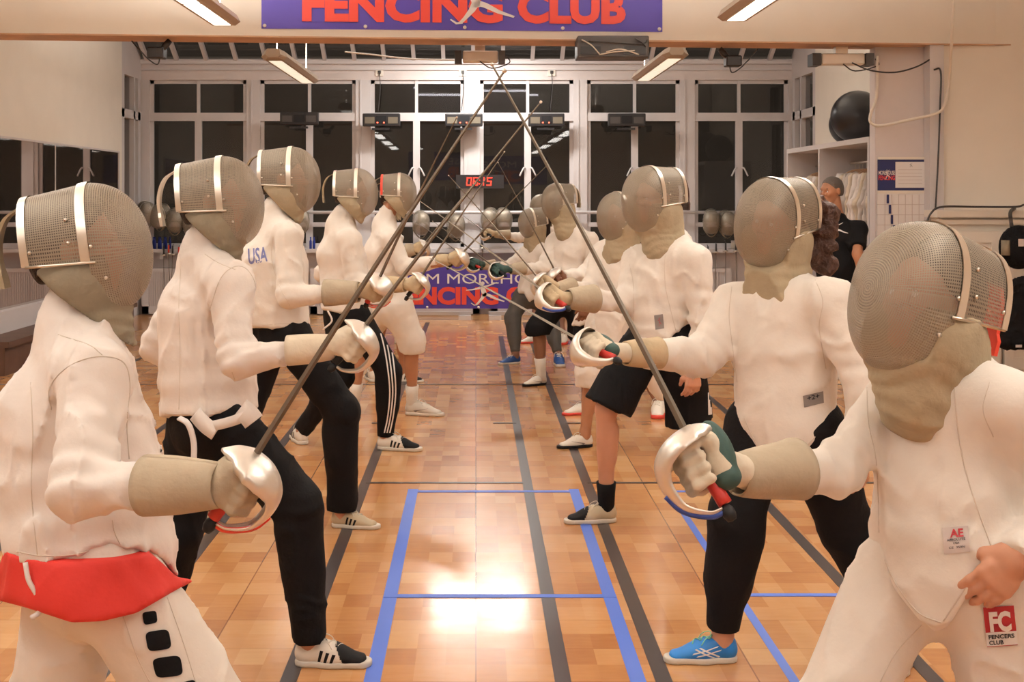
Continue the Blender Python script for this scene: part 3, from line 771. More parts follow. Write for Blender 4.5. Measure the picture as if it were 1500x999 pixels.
for x0, x1 in ((555, 690), (716, 850)):
    a, b = P(x0, 453, 16.62), P(x1, 453, 16.62); mesh('foot_rail', *box((a[0], 16.60, .055), (b[0], 16.66, .10)), M_trimw, bs, smooth=False)
    for xx in (a[0], b[0] - .16): mesh('foot', *box((xx, 16.52, 0), (xx + .16, 16.74, .055)), M_trimw, bs, smooth=False)

# window wall ------------------------------------------------------
def zat(v, Y=BW): return EYE + (V0 - v) * Y / FPX
def xat(u, Y=BW): return (u - U0) * Y / FPX
ZT, Z1, Z2, Z3, Z4, Z5, ZS = zat(86), zat(117), zat(165), zat(177), zat(318), zat(329), zat(362)
bays = [(219, 290, 361), (381, 453, 521), (543, 610, 680), (703, 773, 840), (860, 930, 996), (1018, 1083, 1155)]
struct('wall_window_top', (LW - .15, BW, Z1), (RW + .15, BW + .18, ZT), M_wallb)
struct('trim_cornice', (LW, BW - .05, zat(94)), (RW, BW, zat(88)), M_trimw)
struct('trim_cornice_low', (LW, BW - .03, zat(103)), (RW, BW, zat(101)), M_trimw)
struct('wall_window_bottom', (LW - .15, BW, 0), (RW + .15, BW + .18, ZS), M_wallb)
edges = [LW - .15] + [x for b in bays for x in (xat(b[0]), xat(b[2]))] + [RW + .15]
for i in range(0, len(edges), 2): struct('wall_pillar', (edges[i], BW, ZS), (edges[i + 1], BW + .18, Z1), M_trimw)
for i in range(0, len(edges), 2):
    if 0 < i < 12: struct('trim_pillar_line', (edges[i] + .055, BW - .012, ZS), (edges[i] + .075, BW, Z1), M_trimw)
for n, (a, m_, c) in enumerate(bays):
    x0, xm, x1 = xat(a), xat(m_), xat(c); r = thing('window_%d' % (n + 1), (xm, BW + .05, ZS), None, None); r['kind'] = 'structure'
    fr = [box((x0, BW + .01, Z3 - .0), (x1, BW + .09, Z2)), box((xm - .045, BW + .01, ZS), (xm + .045, BW + .09, Z3)), box((xm - .02, BW + .02, Z2), (xm + .02, BW + .08, Z1)),
          box((x0, BW + .02, Z5 - .03), (x1, BW + .09, Z5 + .03)), box((x0, BW + .04, ZS), (x0 + .05, BW + .1, Z1)), box((x1 - .05, BW + .04, ZS), (x1, BW + .1, Z1)), box((x0, BW + .04, Z1 - .05), (x1, BW + .1, Z1)), box((x0, BW + .04, ZS), (x1, BW + .1, ZS + .05))]
    mesh('window_frame', *join(fr), M_trimw, r, smooth=False)
    for (p0, p1, q0, q1) in ((x0, xm, Z2, Z1), (xm, x1, Z2, Z1), (x0, xm, Z5, Z3), (xm, x1, Z5, Z3), (x0, xm, ZS, Z5), (xm, x1, ZS, Z5)):
        tx = (RNG.rand(2) - .5) * .006; V = [(p0, BW + .06 - tx[0], q0), (p1, BW + .06 + tx[0], q0), (p1, BW + .06 + tx[0] + tx[1], q1), (p0, BW + .06 - tx[0] + tx[1], q1)]
        V += [(x_, y_ + .005, z_) for x_, y_, z_ in V]
        mesh('pane', V, [(0, 1, 2, 3), (7, 6, 5, 4)], M_glass, r, smooth=False)
    hx = xat(m_); 
    for sg in (-1, 1): mesh('casement_handle', *tube(spline([(hx + sg * .035, BW + .0, zat(246)), (hx + sg * .06, BW - .03, zat(247)), (hx + sg * .11, BW - .03, zat(258))], 4), .011, 6), M_trimw, r)
# guard rail the masks hang on
rl = thing('hanging_rail', (0, BW - .08, zat(311)), 'white rail along the window wall on which masks hang', 'rail')
mesh('rail_bar', *tube([(LW + .02, BW - .09, zat(311)), (RW - .02, BW - .09, zat(311))], .022, 8), M_trimw, rl)
for e in edges[1:-1:2]: mesh('bracket', *box((e + .05, BW - .09, zat(313)), (e + .09, BW, zat(309))), M_trimw, rl, smooth=False)
# side windows of the bay
def side_window(n, X, y0, y1, sgn):
    r = thing('window_%d' % n, (X, (y0 + y1) / 2, ZS), None, None); r['kind'] = 'structure'; ym = (y0 + y1) / 2 + .1
    fr = []
    for z0, z1 in ((0, ZS), (Z3, Z2), (Z1, ZT + .5), (Z5 - .03, Z5 + .03)): fr.append(box((min(X, X + sgn * .12), y0, z0), (max(X, X + sgn * .12), y1, z1)))
    for y in (y0, y1 - .16, ym): fr.append(box((min(X, X + sgn * .12), y, ZS), (max(X, X + sgn * .12), y + (.12 if y != ym else .07), Z1)))
    mesh('window_frame', *join(fr), M_trimw, r, smooth=False)
    for a, b in ((y0 + .1, ym + .03), (ym + .03, y1 - .1)):
        for z0, z1 in ((ZS, Z3), (Z2, Z1)): mesh('pane', [(X + sgn * .06, a, z0), (X + sgn * .06, b, z0), (X + sgn * .06, b, z1), (X + sgn * .06, a, z1)], [(0, 1, 2, 3)], M_glass, r, smooth=False)
side_window(7, LW, 16.45, BW, -1); side_window(8, RW, 16.2, BW, 1)
# sloping skylight above the window wall
sk = thing('window_9', (0, 16.6, ZT), None, None); sk['kind'] = 'structure'
y0, z0, y1, z1 = BW + .02, ZT + .0, 15.4, CH + .56
mesh('pane', [(LW, y0, z0 + .03), (RW, y0, z0 + .03), (RW, y1, z1 + .03), (LW, y1, z1 + .03)], [(0, 1, 2, 3)], M_glass, sk, smooth=False)
for k in range(24):
    x = LW + .06 + k * .398
    if x > RW: break
    mesh('glazing_bar', [(x, y0, z0), (x + .05, y0, z0), (x + .05, y1, z1), (x, y1, z1), (x, y0, z0 - .07), (x + .05, y0, z0 - .07), (x + .05, y1, z1 - .07), (x, y1, z1 - .07)],
         [(0, 1, 2, 3), (7, 6, 5, 4), (0, 4, 5, 1), (2, 6, 7, 3), (1, 5, 6, 2), (0, 3, 7, 4)], M_trimw, sk, smooth=False)
# ledge, radiator covers, panels below the windows
lg = thing('ledge', (0, BW - .2, zat(366)), 'long white ledge running under the windows', 'ledge')
mesh('shelf_board', *box((LW + .02, BW - .26, zat(369)), (RW - .02, BW - .005, zat(364))), M_trimw, lg, smooth=False)
for x in np.arange(-4.2, 4.3, 1.2): mesh('support', *box((x, BW - .22, zat(379)), (x + .05, BW - .005, zat(369))), M_trimw, lg, smooth=False)
for i, (a, b) in enumerate(((-4.44, -3.75), (-3.35, -2.35), (-2.2, -1.2), (-.95, .05), (.2, 1.2), (1.4, 2.3), (2.45, 3.4))):
    t = thing('radiator_cover', (a, BW - .25, 0), ['slatted white radiator cover in the left corner under the windows', 'white radiator cover between the two leftmost hanging blades', 'white radiator cover behind the second left fencer', 'white radiator cover left of the floor banner centre', 'white radiator cover right of the floor banner centre', 'white radiator cover behind the tall right fencer', 'white radiator cover behind the woman in leggings, right end'][i], 'radiator cover', None)
    top = zat(392); Yf = BW - .2
    mesh('cabinet', *join([box((a, Yf, top - .05), (b, BW - .005, top)), box((a, Yf, .02), (a + .09, Yf + .03, top - .05)), box((b - .09, Yf, .02), (b, Yf + .03, top - .05)), box((a, Yf, .02), (b, Yf + .03, .12)), box((a + .02, Yf + .02, .12), (b - .02, Yf + .03, top - .05))]), M_trimw, t, smooth=False)
    ns = int((b - a - .2) / .03); mesh('grille', *join([box((a + .1 + k * .03, Yf + .004, .12), (a + .115 + k * .03, Yf + .02, top - .05)) for k in range(ns)]), M_wallb, t, smooth=False)

# hung masks
HM = [(617, 326, 10, 'dark mask hung on the window rail right of the red-edged mask wearer'), (668, 330, 20, 'mask hung on the window rail left of the red clock post'), (717, 322, -10, 'mask hung under the red clock, left of the pair'),
      (738, 322, 5, 'mask hung under the red clock, right of the pair'), (233, 316, -25, 'mask on the window rail, first to the right of the nearest fencer'), (256, 322, 15, 'mask on the window rail, second to the right of the nearest fencer'),
      (281, 328, 0, 'mask hanging lowest beside the second left fencer’s bib'), (441, 322, 10, 'mask hung on the window rail right of the third left fencer'), (1042, 324, -8, 'left mask of the pair hung beside the curly-haired woman'), (1066, 326, 8, 'right mask of the pair hung beside the curly-haired woman'),
      (215, 312, 30, 'mask on the window rail half behind the nearest fencer’s mask'), (1026, 322, 40, 'mask hung on the rail half hidden by the knee-shorts fencer')]
for u, v, yaw, lb in HM[:-1]:
    c = P(u, v, BW - .26); t = thing('fencing_mask', c, lb, 'fencing mask', None); a = math.radians(-90 + yaw)
    f, s, up = frame((math.cos(a), math.sin(a), -.25)); s = np.cross(up, f); M = mat4((0, 0, 0), f, s, up, 1.0)
    mask_parts(t, M, M_bib, hung=True); shared('bib0', 'bib', *BIB0, M_bibg, t, M)
    mesh('hook', *tube(spline([c + up * .15 + (0, .0, .0), P(u, v - 14, BW - .14), P(u, v - 17, BW - .09)], 4), .006, 6), M_cable, t)
# bottles on the ledge
i = 0
for k in range(9):
    t = thing('bottle', (xat(217 + k * 4.0, BW - .12), BW - .12 - (k % 2) * .07, zat(364)), 'small blue bottle in the cluster on the left end of the ledge', 'bottle', 'blue bottles at the left end of the ledge')
    if k == 0:
        v, f = lathe([(.0001, 0), (.017, 0), (.017, .10), (.008, .125), (.008, .14)], np.zeros(3), 10); B0 = (v, f); B1 = lathe([(.0001, .14), (.010, .14), (.010, .16), (.0001, .16)], np.zeros(3), 10)
    shared('bot', 'bottle_body', *B0, M_blueb, t, I4); shared('botc', 'cap', *B1, M_blueb, t, I4)
for k in range(2):
    t = thing('bottle', (xat(455 + k * 5, BW - .12), BW - .12, zat(364)), 'small blue bottle on the ledge behind the third left fencer', 'bottle', 'pair of blue bottles mid-left on the ledge')
    shared('bot', 'bottle_body', *B0, M_blueb, t, I4); shared('botc', 'cap', *B1, M_blueb, t, I4)
t = thing('jar', (xat(1074, BW - .12), BW - .14, zat(364)), 'small clear jar on the ledge beside the right pair of masks', 'jar')
mesh('jar_body', *lathe([(.0001, 0), (.035, 0), (.037, .07), (.030, .085), (.030, .09)], ORG[t.name], 14), M_sock, t); mesh('lid', *lathe([(.0001, .09), (.034, .09), (.034, .11), (.0001, .11)], ORG[t.name], 14), M_trimw, t)
# blades hanging from the ledge
for i, (u, v0, v1, m) in enumerate(((1049, 368, 452, M_cable), (1063, 366, 450, M_cable), (1078, 366, 452, M_cable), (1037, 372, 440, M_cable), (240, 372, 430, M_cable), (247, 370, 436, M_redins), (253, 371, 425, M_cable), (262, 373, 430, M_redins), (706, 362, 392, M_cable), (58, 372, 455, M_cable))):
    if u == 58: continue
    Y = BW - .30; a, b = P(u, v0, Y), P(u + (i % 3 - 1) * 2, v1, Y); t = thing('hanging_foil', a, ['blade hung under the ledge, second from left near the right pair of masks', 'blade hung under the ledge straight below the right pair of masks', 'rightmost blade hung under the ledge near the curly-haired woman', 'leftmost blade hung under the ledge near the knee-shorts fencer', 'leftmost dark blade hung under the ledge beside the blue bottles', 'red-handled blade second from left under the blue bottles', 'short dark blade hung under the right end of the blue bottles', 'red-handled blade hung right of the blue bottles', 'short blade hung above the floor banner'][i], 'sword')
    mesh('blade', *tube([a, b], [.006, .003], 6), M_blade, t); mesh('guard', *lathe([(.0001, 0), (.03, -.006), (.04, -.022)], a, 14), M_steel, t); mesh('grip', *tube([a + (0, 0, .10), a], .012, 8), m, t)
    mesh('hook', *tube([a + (0, 0, .10), a + (0, .06, .12)], .005, 6), M_cable, t)

# clock
ck = thing('clock', P(702, 266, BW - .10), 'black digital wall clock showing 06:15 in red digits', 'clock')
a, b = P(668, 276, BW - .12), P(738, 256, BW - .12); mesh('case', *box((a[0], BW - .12, a[2]), (b[0], BW - .0, b[2])), M_darkpl, ck, smooth=False)
SEG = {'0': 'abcdef', '6': 'acdefg', '1': 'bc', '5': 'acdfg'}
def digit(ch, x, z, w_, h_, Y):
    t_ = w_ * .22; o = []
    S_ = dict(a=(0, h_ - t_, w_, h_), g=(0, h_ / 2 - t_ / 2, w_, h_ / 2 + t_ / 2), d=(0, 0, w_, t_), f=(0, h_ / 2, t_, h_), b=(w_ - t_, h_ / 2, w_, h_), e=(0, 0, t_, h_ / 2), c=(w_ - t_, 0, w_, h_ / 2))
    for k in SEG[ch]: q0, r0, q1, r1 = S_[k]; g = t_ * .12; o.append(box((x + q0 + g + r0 * .12, Y - .006, z + r0 + g), (x + q1 - g + r0 * .12, Y, z + r1 - g)))
    return join(o)
Y = BW - .122; hgt = 12.5 * Y / FPX; wd_ = 7.5 * Y / FPX
for ch, u in (('0', 683), ('6', 692.5), ('1', 701.5), ('5', 712.5)): mesh('digit', *digit(ch, xat(u, Y), zat(272, Y), wd_, hgt, Y), M_led, ck, smooth=False)
mesh('colon', *join([box((xat(701.3, Y), Y - .006, zat(v, Y)), (xat(703, Y), Y, zat(v - 1.6, Y))) for v in (270, 264.5)]), M_led, ck, smooth=False)

# scoring boxes
def score_box(u0, v0, u1, v1, Y, label, lit=True, back=False):
    a, b = P(u0, v1, Y), P(u1, v0, Y); t = thing('scoring_machine', ((a[0] + b[0]) / 2, Y, a[2]), label, 'scoring box')
    o = mesh('case', *box((a[0], Y, a[2]), (b[0], Y + (.30 if back else .10), b[2])), M_darkpl if not back else M_darkpl2, t, smooth=False); m = o.modifiers.new('b', 'BEVEL'); m.width = .012; m.segments = 2
    w_, h_ = b[0] - a[0], b[2] - a[2]
    if not back:
        for f0, f1 in ((.06, .32), (.68, .94)): mesh('lamp_panel', *box((a[0] + w_ * f0, Y - .008, a[2] + h_ * .22), (a[0] + w_ * f1, Y, a[2] + h_ * .72)), M_darkpl2 if not lit else mat('unlit_lamp_panel', (.16, .135, .10), .35), t, smooth=False)
        mesh('display', *box((a[0] + w_ * .36, Y - .006, a[2] + h_ * .2), (a[0] + w_ * .64, Y, a[2] + h_ * .8)), M_gripk, t, smooth=False)
        if lit:
            for x in (.40, .57): mesh('indicator', *lathe([(.0001, -.008), (.010, -.006), (.010, 0)], np.array([a[0] + w_ * x, Y - .006, a[2] + h_ * .28]), 10, axis=1), M_dot, t)
        mesh('bracket', *box((a[0] + w_ * .25, Y + .0, a[2] - .045), (a[0] + w_ * .72, Y + .08, a[2] - .02)), M_darkpl, t, smooth=False)
        mesh('arm', *box((a[0] + w_ * .45, Y + .05, a[2] - .02), (a[0] + w_ * .55, BW + .02 if Y > 16 else Y + .2, a[2] + .02)), M_darkpl, t, smooth=False)
    return t, a, b
score_box(410, 164, 466, 183, 17.15, 'dark unlit scoring box on the transom of the second window bay', False)
score_box(531, 166, 586, 185, 17.15, 'scoring box with two red lights left of the centre windows')
score_box(652, 166, 707, 185, 17.15, 'scoring box mounted over the post above the red clock')
score_box(774, 166, 827, 185, 17.15, 'scoring box with two red lights right of the crossed blade tips')
score_box(891, 166, 946, 185, 17.15, 'dark unlit scoring box on the transom of the fifth window bay', False)
def flat_rect_(u0, v0, u1, v1, t):
    a, b = P(u0, v1, 10.94), P(u1, v0, 10.94); mesh('vent_panel', *box((a[0], 10.938, a[2]), (b[0], 10.952, b[2])), M_darkpl, t, smooth=False)
t, a, b = score_box(846, 52, 951, 84, 10.95, 'large black scoring box back panel fixed over the header edge', back=True)
for i, pts in enumerate((((852, 58), (866, 66), (878, 79)), ((862, 60), (895, 62), (940, 64), (948, 58)), ((878, 80), (900, 76), (930, 74)), ((930, 56), (940, 62), (946, 68)), ((888, 76), (910, 72), (936, 80)))):
    mesh('cable', *tube(spline([P(x, y, 10.93) for x, y in pts], 5), .006, 6), [M_pipe, M_cable][i % 2], t)
for r0, r1 in ((850, 880), (914, 946)): flat_rect_(r0, 68, r1, 80, t)

# reels and cameras clamped under the header
def reel(u0, u1, v, Y, label):
    a, b = P(u0, v + 8, Y), P(u1, v - 8, Y); t = thing('cable_reel', ((a[0] + b[0]) / 2, Y, a[2]), label, 'cable reel')
    w_ = b[0] - a[0]; o = mesh('housing', *box((a[0] + w_ * .16, Y, a[2]), (b[0] - w_ * .14, Y + .16, b[2])), M_shell2, t, smooth=False); m = o.modifiers.new('b', 'BEVEL'); m.width = .01
    mesh('end_plate', *box((a[0], Y - .01, a[2] - .01), (a[0] + w_ * .14, Y + .17, b[2])), M_cable, t, smooth=False); mesh('end_plate', *box((b[0] - w_ * .13, Y - .01, a[2] - .01), (b[0], Y + .17, b[2])), M_darkpl2, t, smooth=False)
    mesh('bracket', *box((a[0] + w_ * .4, Y + .04, b[2]), (a[0] + w_ * .6, Y + .12, HZ + .02)), M_steel, t, smooth=False)
    mesh('hanging_cable', *tube(spline([P((u0 + u1) / 2, v + 8, Y), P((u0 + u1) / 2 + 18, v + 18, Y), P(u1 + 6, v + 10, Y), P(u1 + 2, v, Y)], 5), .006, 6), M_cable, t)
reel(666, 740, 82, 11.45, 'white cable reel hung under the header at its middle'); reel(1190, 1280, 86, 11.5, 'white cable reel hung under the header near the black ball')
def clamp_cam(u, v, Y, label, sg):
    t = thing('camera', P(u, v, Y), label, 'camera'); d = lambda x, y: P(u + x, v + y, Y)
    mesh('clamp', *tube([d(-4 * sg, -9), d(2 * sg, -2), d(10 * sg, 6)], [.025, .03, .022], 8), M_darkpl, t)
    c = d(16 * sg, 10); o = mesh('camera_body', *box(c - (.07, .05, .045), c + (.07, .09, .05)), M_darkpl, t, smooth=False); m = o.modifiers.new('b', 'BEVEL'); m.width = .01
    mesh('lens', *lathe([(.03, -.05), (.032, 0), (.02, .01)], c + (0, .10, 0), 14, axis=1), M_ink, t)
    mesh('cable', *tube(spline([d(10 * sg, 12), d(14 * sg, 26), d(26 * sg, 20), d(40 * sg, 6), d(52 * sg, -8)], 6), .006, 6), M_cable, t)
clamp_cam(245, 68, 11.0, 'small camera clamped under the header at left', -1); clamp_cam(1058, 80, 11.5, 'small camera clamped under the header right of centre', 1)
# outlets above the windows
for u, lb in ((556, 'socket above the third window bay'), (678, 'socket beside the centre post above the windows'), (808, 'socket above the fourth window bay')):
    t = thing('wall_socket', P(u, 106, BW), lb, 'socket'); c = P(u, 106, BW); mesh('plate', *box(c - (.05, .02, .05), c + (.05, 0, .05)), M_shell2, t, smooth=False); mesh('outlet', *box(c - (.02, .035, .02), c + (.02, -.018, .02)), M_cable, t, smooth=False)
    mesh('cord', *tube(spline([c - (0, .03, .02), P(u + 1, 130, BW - .04), P(u - 2, 162, BW - .06)], 6), .006, 6), M_cable, t)

# lamps -----------------------------------------------------------
def light_fixture(x, y0, y1, z, label, power=1., axis='y', up=8.2):
    L = y1 - y0; t = thing('pendant_light', (x, (y0 + y1) / 2, z), label, 'light')
    prof = [(-.13, .03), (-.09, .0), (.09, .0), (.13, .03), (.10, .085), (-.10, .085)]
    A = np.array([x, y0, z]); Ux = np.array([1., 0, 0]); 
    mp = (lambda p: p) if axis == 'y' else (lambda p: np.array([x + (p[1] - (y0 + y1) / 2), (y0 + y1) / 2 + (p[0] - x), p[2]]))
    V = [mp(np.array([x + a * s_, y_, z + b + (0 if s_ == 1 else .02)])) for y_, s_ in ((y0, .55), (y0 + .09, 1), (y1 - .09, 1), (y1, .55)) for a, b in prof]
    F = [(i * 6 + k, i * 6 + (k + 1) % 6, (i + 1) * 6 + (k + 1) % 6, (i + 1) * 6 + k) for i in range(3) for k in range(6)] + [tuple(range(6)), tuple(range(23, 17, -1))]
    mesh('lamp_housing', V, F, M_shell, t, smooth=False)
    ym = (y0 + y1) / 2
    for a, b in ((y0 + .14, ym - .025), (ym + .025, y1 - .14)):
        q = [mp(np.array(p)) for p in ((x - .062, a, z - .004), (x + .062, a, z - .004), (x + .062, b, z - .004), (x - .062, b, z - .004))]
        mesh('diffuser', q + [p + (0, 0, .008) for p in q], [(3, 2, 1, 0), (0, 1, 5, 4), (1, 2, 6, 5), (2, 3, 7, 6), (3, 0, 4, 7)], M_tube if power > .5 else M_tube_dim, t, smooth=False)
        ld = bpy.data.lights.new('lamp_glow', 'AREA'); ld.shape = 'RECTANGLE'; ld.size = .20; ld.size_y = b - a; ld.energy = LAMP_W * power; ld.color = LAMP_COL
        if axis != 'y': ld.size, ld.size_y = b - a, .20
        lo = bpy.data.objects.new('lamp_glow', ld); COL.objects.link(lo); c = mp(np.array([x, (a + b) / 2, z - .012])); lo.location = tuple(c - ORG[t.name]); lo.parent = t
    ld = bpy.data.lights.new('lamp_uplight', 'AREA'); ld.shape = 'RECTANGLE'; ld.size, ld.size_y = (.16, L - .4) if axis == 'y' else (L - .4, .16); ld.energy = LAMP_W * up; ld.color = LAMP_COL
    lo = bpy.data.objects.new('lamp_uplight', ld); COL.objects.link(lo); lo.location = tuple(mp(np.array([x, (y0 + y1) / 2, z + .11])) - ORG[t.name]); lo.rotation_euler = (math.pi, 0, 0); lo.parent = t
    for yy in (y0 + .25, y1 - .25):
        top = (CH if y1 < 10.9 else CH + .5); p = mp(np.array([x, yy, z + .08]))
        mesh('suspension_wire', *tube([p, (p[0], p[1], top)], .005, 5), M_pipe, t)
    return t
LX = 1.96
for nm, y0 in (('front', -2.6), ('middle', .9), ('third', 4.4)):
    light_fixture(-LX, y0, y0 + 2.5, 2.92, 'pendant tube light of the left row, %s section of the front hall' % nm)
    light_fixture(LX, y0, y0 + 2.5, 2.92, 'pendant tube light of the right row, %s section of the front hall' % nm)
light_fixture(-LX, 7.7, 10.15, 2.90, 'pendant tube light cut by the top edge, left of the header banner'); light_fixture(LX, 7.5, 9.9, 2.90, 'pendant tube light cut by the top edge, right of the header banner')
light_fixture(-LX, 12.5, 15.2, 2.90, 'pendant tube light beyond the header, left side', .18, up=7.); light_fixture(LX - .05, 12.3, 14.9, 2.90, 'pendant tube light beyond the header, right side', .18, up=7.)
light_fixture(.05, 15.55, 17.05, 3.58, 'short pendant light hidden above the header opening near the windows', 4.6, axis='x', up=.8)
tb = thing('tube_light', (0, 11.75, 3.48), 'bare tube light on the back of the header, seen reflected in the panes', 'light')
mesh('tube', *cyl((-1.15, 11.75, 3.48), (1.15, 11.75, 3.48), .018, 10), mat('bare_tube', (1, 1, 1), .4, emit=(.95, .92, 1), estr=14), tb); mesh('batten', *box((-1.2, 11.70, 3.51), (1.2, 11.80, 3.56)), M_shell2, tb, smooth=False)
mesh('bracket', *join([box((x_, 11.35, 3.52), (x_ + .04, 11.72, 3.55)) for x_ in (-.9, .9)]), M_steel, tb, smooth=False)

# left: mirror, white skirting, wooden step
mz0, mz1 = .62, EYE + (V0 - 202) * 12.24 / FPX
mr = thing('wall_mirror', (LW, 14, mz0), 'wide wall mirror on the left wall reflecting the windows', 'mirror')
Z0m = .50
mesh('mirror_glass', *box((LW, 11.3, Z0m), (LW + .012, 16.25, mz1)), M_mirror, mr, smooth=False)
mesh('mirror_frame', *join([box((LW, 11.3, mz1), (LW + .02, 16.28, mz1 + .02)), box((LW, 16.25, Z0m), (LW + .02, 16.28, mz1)), box((LW, 13.8, Z0m), (LW + .016, 13.815, mz1))]), M_trimw, mr, smooth=False)
bn = thing('low_platform', (LW + .3, 14, 0), 'dark brown low wooden step along the left wall under the mirror', 'step')
mesh('step_top', *box((LW + .01, 11.3, .25), (LW + .42, 15.6, .30)), M_brownwood, bn, smooth=False); mesh('step_riser', *box((LW + .02, 11.32, 0), (LW + .38, 15.58, .25)), M_brownwood, bn, smooth=False)
struct('baseboard_left', (LW, 11.3, .30), (LW + .10, 15.8, .50), M_trimw)

# right: wardrobe with jackets, partition panel, posters
X0, Ya, Yb, HT = 3.58, 11.78, 14.9, 2.12
wr = thing('wardrobe', (X0, (Ya + Yb) / 2, 0), 'open white wardrobe full of hanging fencing jackets under the black ball', 'wardrobe')
mesh('top_panel', *box((X0, Ya, HT - .05), (RW - .01, Yb, HT)), M_trimw, wr, smooth=False); mesh('back_panel', *box((RW - .03, Ya, .06), (RW - .01, Yb, HT - .05)), M_trimw, wr, smooth=False)
for y in (Ya, Ya + 1.70, Yb - .05): mesh('side_panel', *box((X0, y, 0), (RW - .03, y + .05, HT - .05)), M_trimw, wr, smooth=False)
mesh('bottom_shelf', *box((X0 + .01, Ya + .05, .10), (RW - .03, Yb - .05, .14)), M_trimw, wr, smooth=False)
mesh('clothes_rail', *cyl((X0 + .33, Ya + .05, HT - .20), (X0 + .33, Yb - .05, HT - .20), .014, 10), M_steel, wr)
def hung_jacket(y, m, k, lb, long=.0):
    c = np.array([X0 + .33, y, HT - .20]); t = thing('jacket', c, lb, 'jacket', 'jackets on the wardrobe rail')
    b = Blob(); r = np.random.RandomState(k); sh = .205; z = c[2] - .15; ax = np.array([1., 0, 0])
    b.tube(c + (-.0, 0, -.16), c + (0, 0, -.68 - long), ax, .17, .035, .19, .045, k=.05).cone(c + (-.15, 0, -.16), c + (.15, 0, -.16), .035, .035, k=.05)
    for sg in (-1, 1): b.cone(c + (sg * .16, 0, -.17), c + (sg * .235, r.rand() * .02, -.42), .036, .034).cone(c + (sg * .235, r.rand() * .02, -.42), c + (sg * .235, 0, -.66), .034, .028)
    v, f = b.mesh(.014, lambda p, d: fold(p, d, .012, k * 3.1)); mesh('cloth', v, f, m, t)
    mesh('hanger', *tube(spline([c + (-.16, 0, -.14), c + (0, 0, -.07), c + (.16, 0, -.14)], 5), .007, 6), M_beamw, t); mesh('hook', *tube(spline([c + (0, 0, -.07), c + (0, 0, -.02), c + (.02, 0, .012), c + (-.014, 0, .012)], 4), .003, 5), M_steel, t)
ys = list(np.arange(Ya + .16, Ya + 1.62, .125)) + list(np.arange(Ya + 1.86, Yb - .12, .125))
for k, y in enumerate(ys): hung_jacket(y, M_garm[(k * 7 + k // 3) % 4], k, ['white', 'beige', 'grey-white', 'cream'][(k * 7 + k // 3) % 4] + ' fencing jacket hanging in the open wardrobe, %s section' % ('near' if k < 12 else 'far'), .1 * (k % 3 == 0))
def ball(c, r, lb):
    t = tag(mesh('exercise_ball', *lathe([(r * math.sin(math.pi * i / 28) + 1e-4, -r * math.cos(math.pi * i / 28) + .0025 * math.sin(i * 3.14)) for i in range(29)], c, 44), M_ball), lb, 'ball')
cb = P(1256, 150, 13.2); rb = 38.5 * 13.2 / FPX
ball(np.array([cb[0], 13.2, HT + rb]), rb, 'large glossy black exercise ball on top of the wardrobe'); ball(np.array([RW - .24, 13.85, HT + .225]), .225, 'smaller black exercise ball behind the large one on the wardrobe')
struct('wall_partition', (X0, 11.60, 0), (4.12, 11.76, 3.4), M_wallb)
struct('trim_partition_edge', (4.015, 11.44, 0), (4.14, 11.59, HZ), M_trimw)
def flat_rect(u0, v0, u1, v1, Y, th, m, name, parent): a, b = P(u0, v1, Y), P(u1, v0, Y); return mesh(name, *box((a[0], Y, a[2]), (b[0], Y + th, b[2])), m, parent, smooth=False)
po = thing('poster', P(1322, 278, 11.58), 'navy poster with a white rounded timetable card on the partition', 'poster')
flat_rect(1286, 232, 1358, 280, 11.585, .012, M_navy, 'poster_sheet', po); flat_rect(1286, 230, 1358, 233.5, 11.575, .012, M_shell2, 'header_strip', po)
a, b = P(1312, 275, 11.575), P(1355, 237, 11.575); o = mesh('timetable_card', *box((a[0], 11.575, a[2]), (b[0], 11.583, b[2])), M_bwhite, po, smooth=False)
def txt(s, u0, v0, u1, v1, Y, m, parent, bold=.02):
    V2, F = text2d(s, 1, 1, bold); a, b = P(u0, v1, Y), P(u1, v0, Y); return mesh('lettering', place2d(fit(V2, 0, 0, b[0] - a[0], b[2] - a[2]), a, (1, 0, 0), (0, 0, 1)), F, m, parent, smooth=False)
txt('MOREHOUSE', 1287, 250, 1311, 256, 11.580, M_bwhite, po); txt('FENCING', 1287, 257, 1311, 264, 11.580, M_coral, po)
V2, F = fencer2d(); mesh('fencer_emblem', place2d(fit(V2, 0, 0, .06, .09), P(1295, 263, 11.577), (1, 0, 0), (0, 0, 1)), F, M_bwhite, po, smooth=False); mesh('fencer_emblem', place2d(fit(V2, 0, 0, .03, .035), P(1332, 245, 11.572), (1, 0, 0), (0, 0, 1)), F, M_ink, po, smooth=False)
mesh('ruled_lines', *join([box((P(1316, 0, 11.57)[0], 11.570, P(0, v, 11.57)[2]), (P(1351, 0, 11.57)[0], 11.574, P(0, v - .6, 11.57)[2])) for v in (249, 254, 259, 264, 269)]), M_tagl, po, smooth=False)
ch = thing('wall_chart', P(1322, 470, 11.58), 'white grid planner with a stepped column of navy marks on the partition', 'chart')
flat_rect(1285, 283, 1356, 480, 11.585, .01, M_bwhite, 'board', ch); flat_rect(1285, 279, 1357, 283.5, 11.578, .014, M_shell2, 'ruler_strip', ch)
g = [box((P(u, 0, 11.58)[0], 11.580, P(0, 480, 11.58)[2]), (P(u + .7, 0, 11.58)[0], 11.586, P(0, 285, 11.58)[2])) for u in range(1296, 1356, 10)] + [box((P(1285, 0, 11.58)[0], 11.580, P(0, v, 11.58)[2]), (P(1356, 0, 11.58)[0], 11.586, P(0, v - .7, 11.58)[2])) for v in range(300, 480, 15)]
mesh('grid_lines', *join(g), M_tagl, ch, smooth=False)
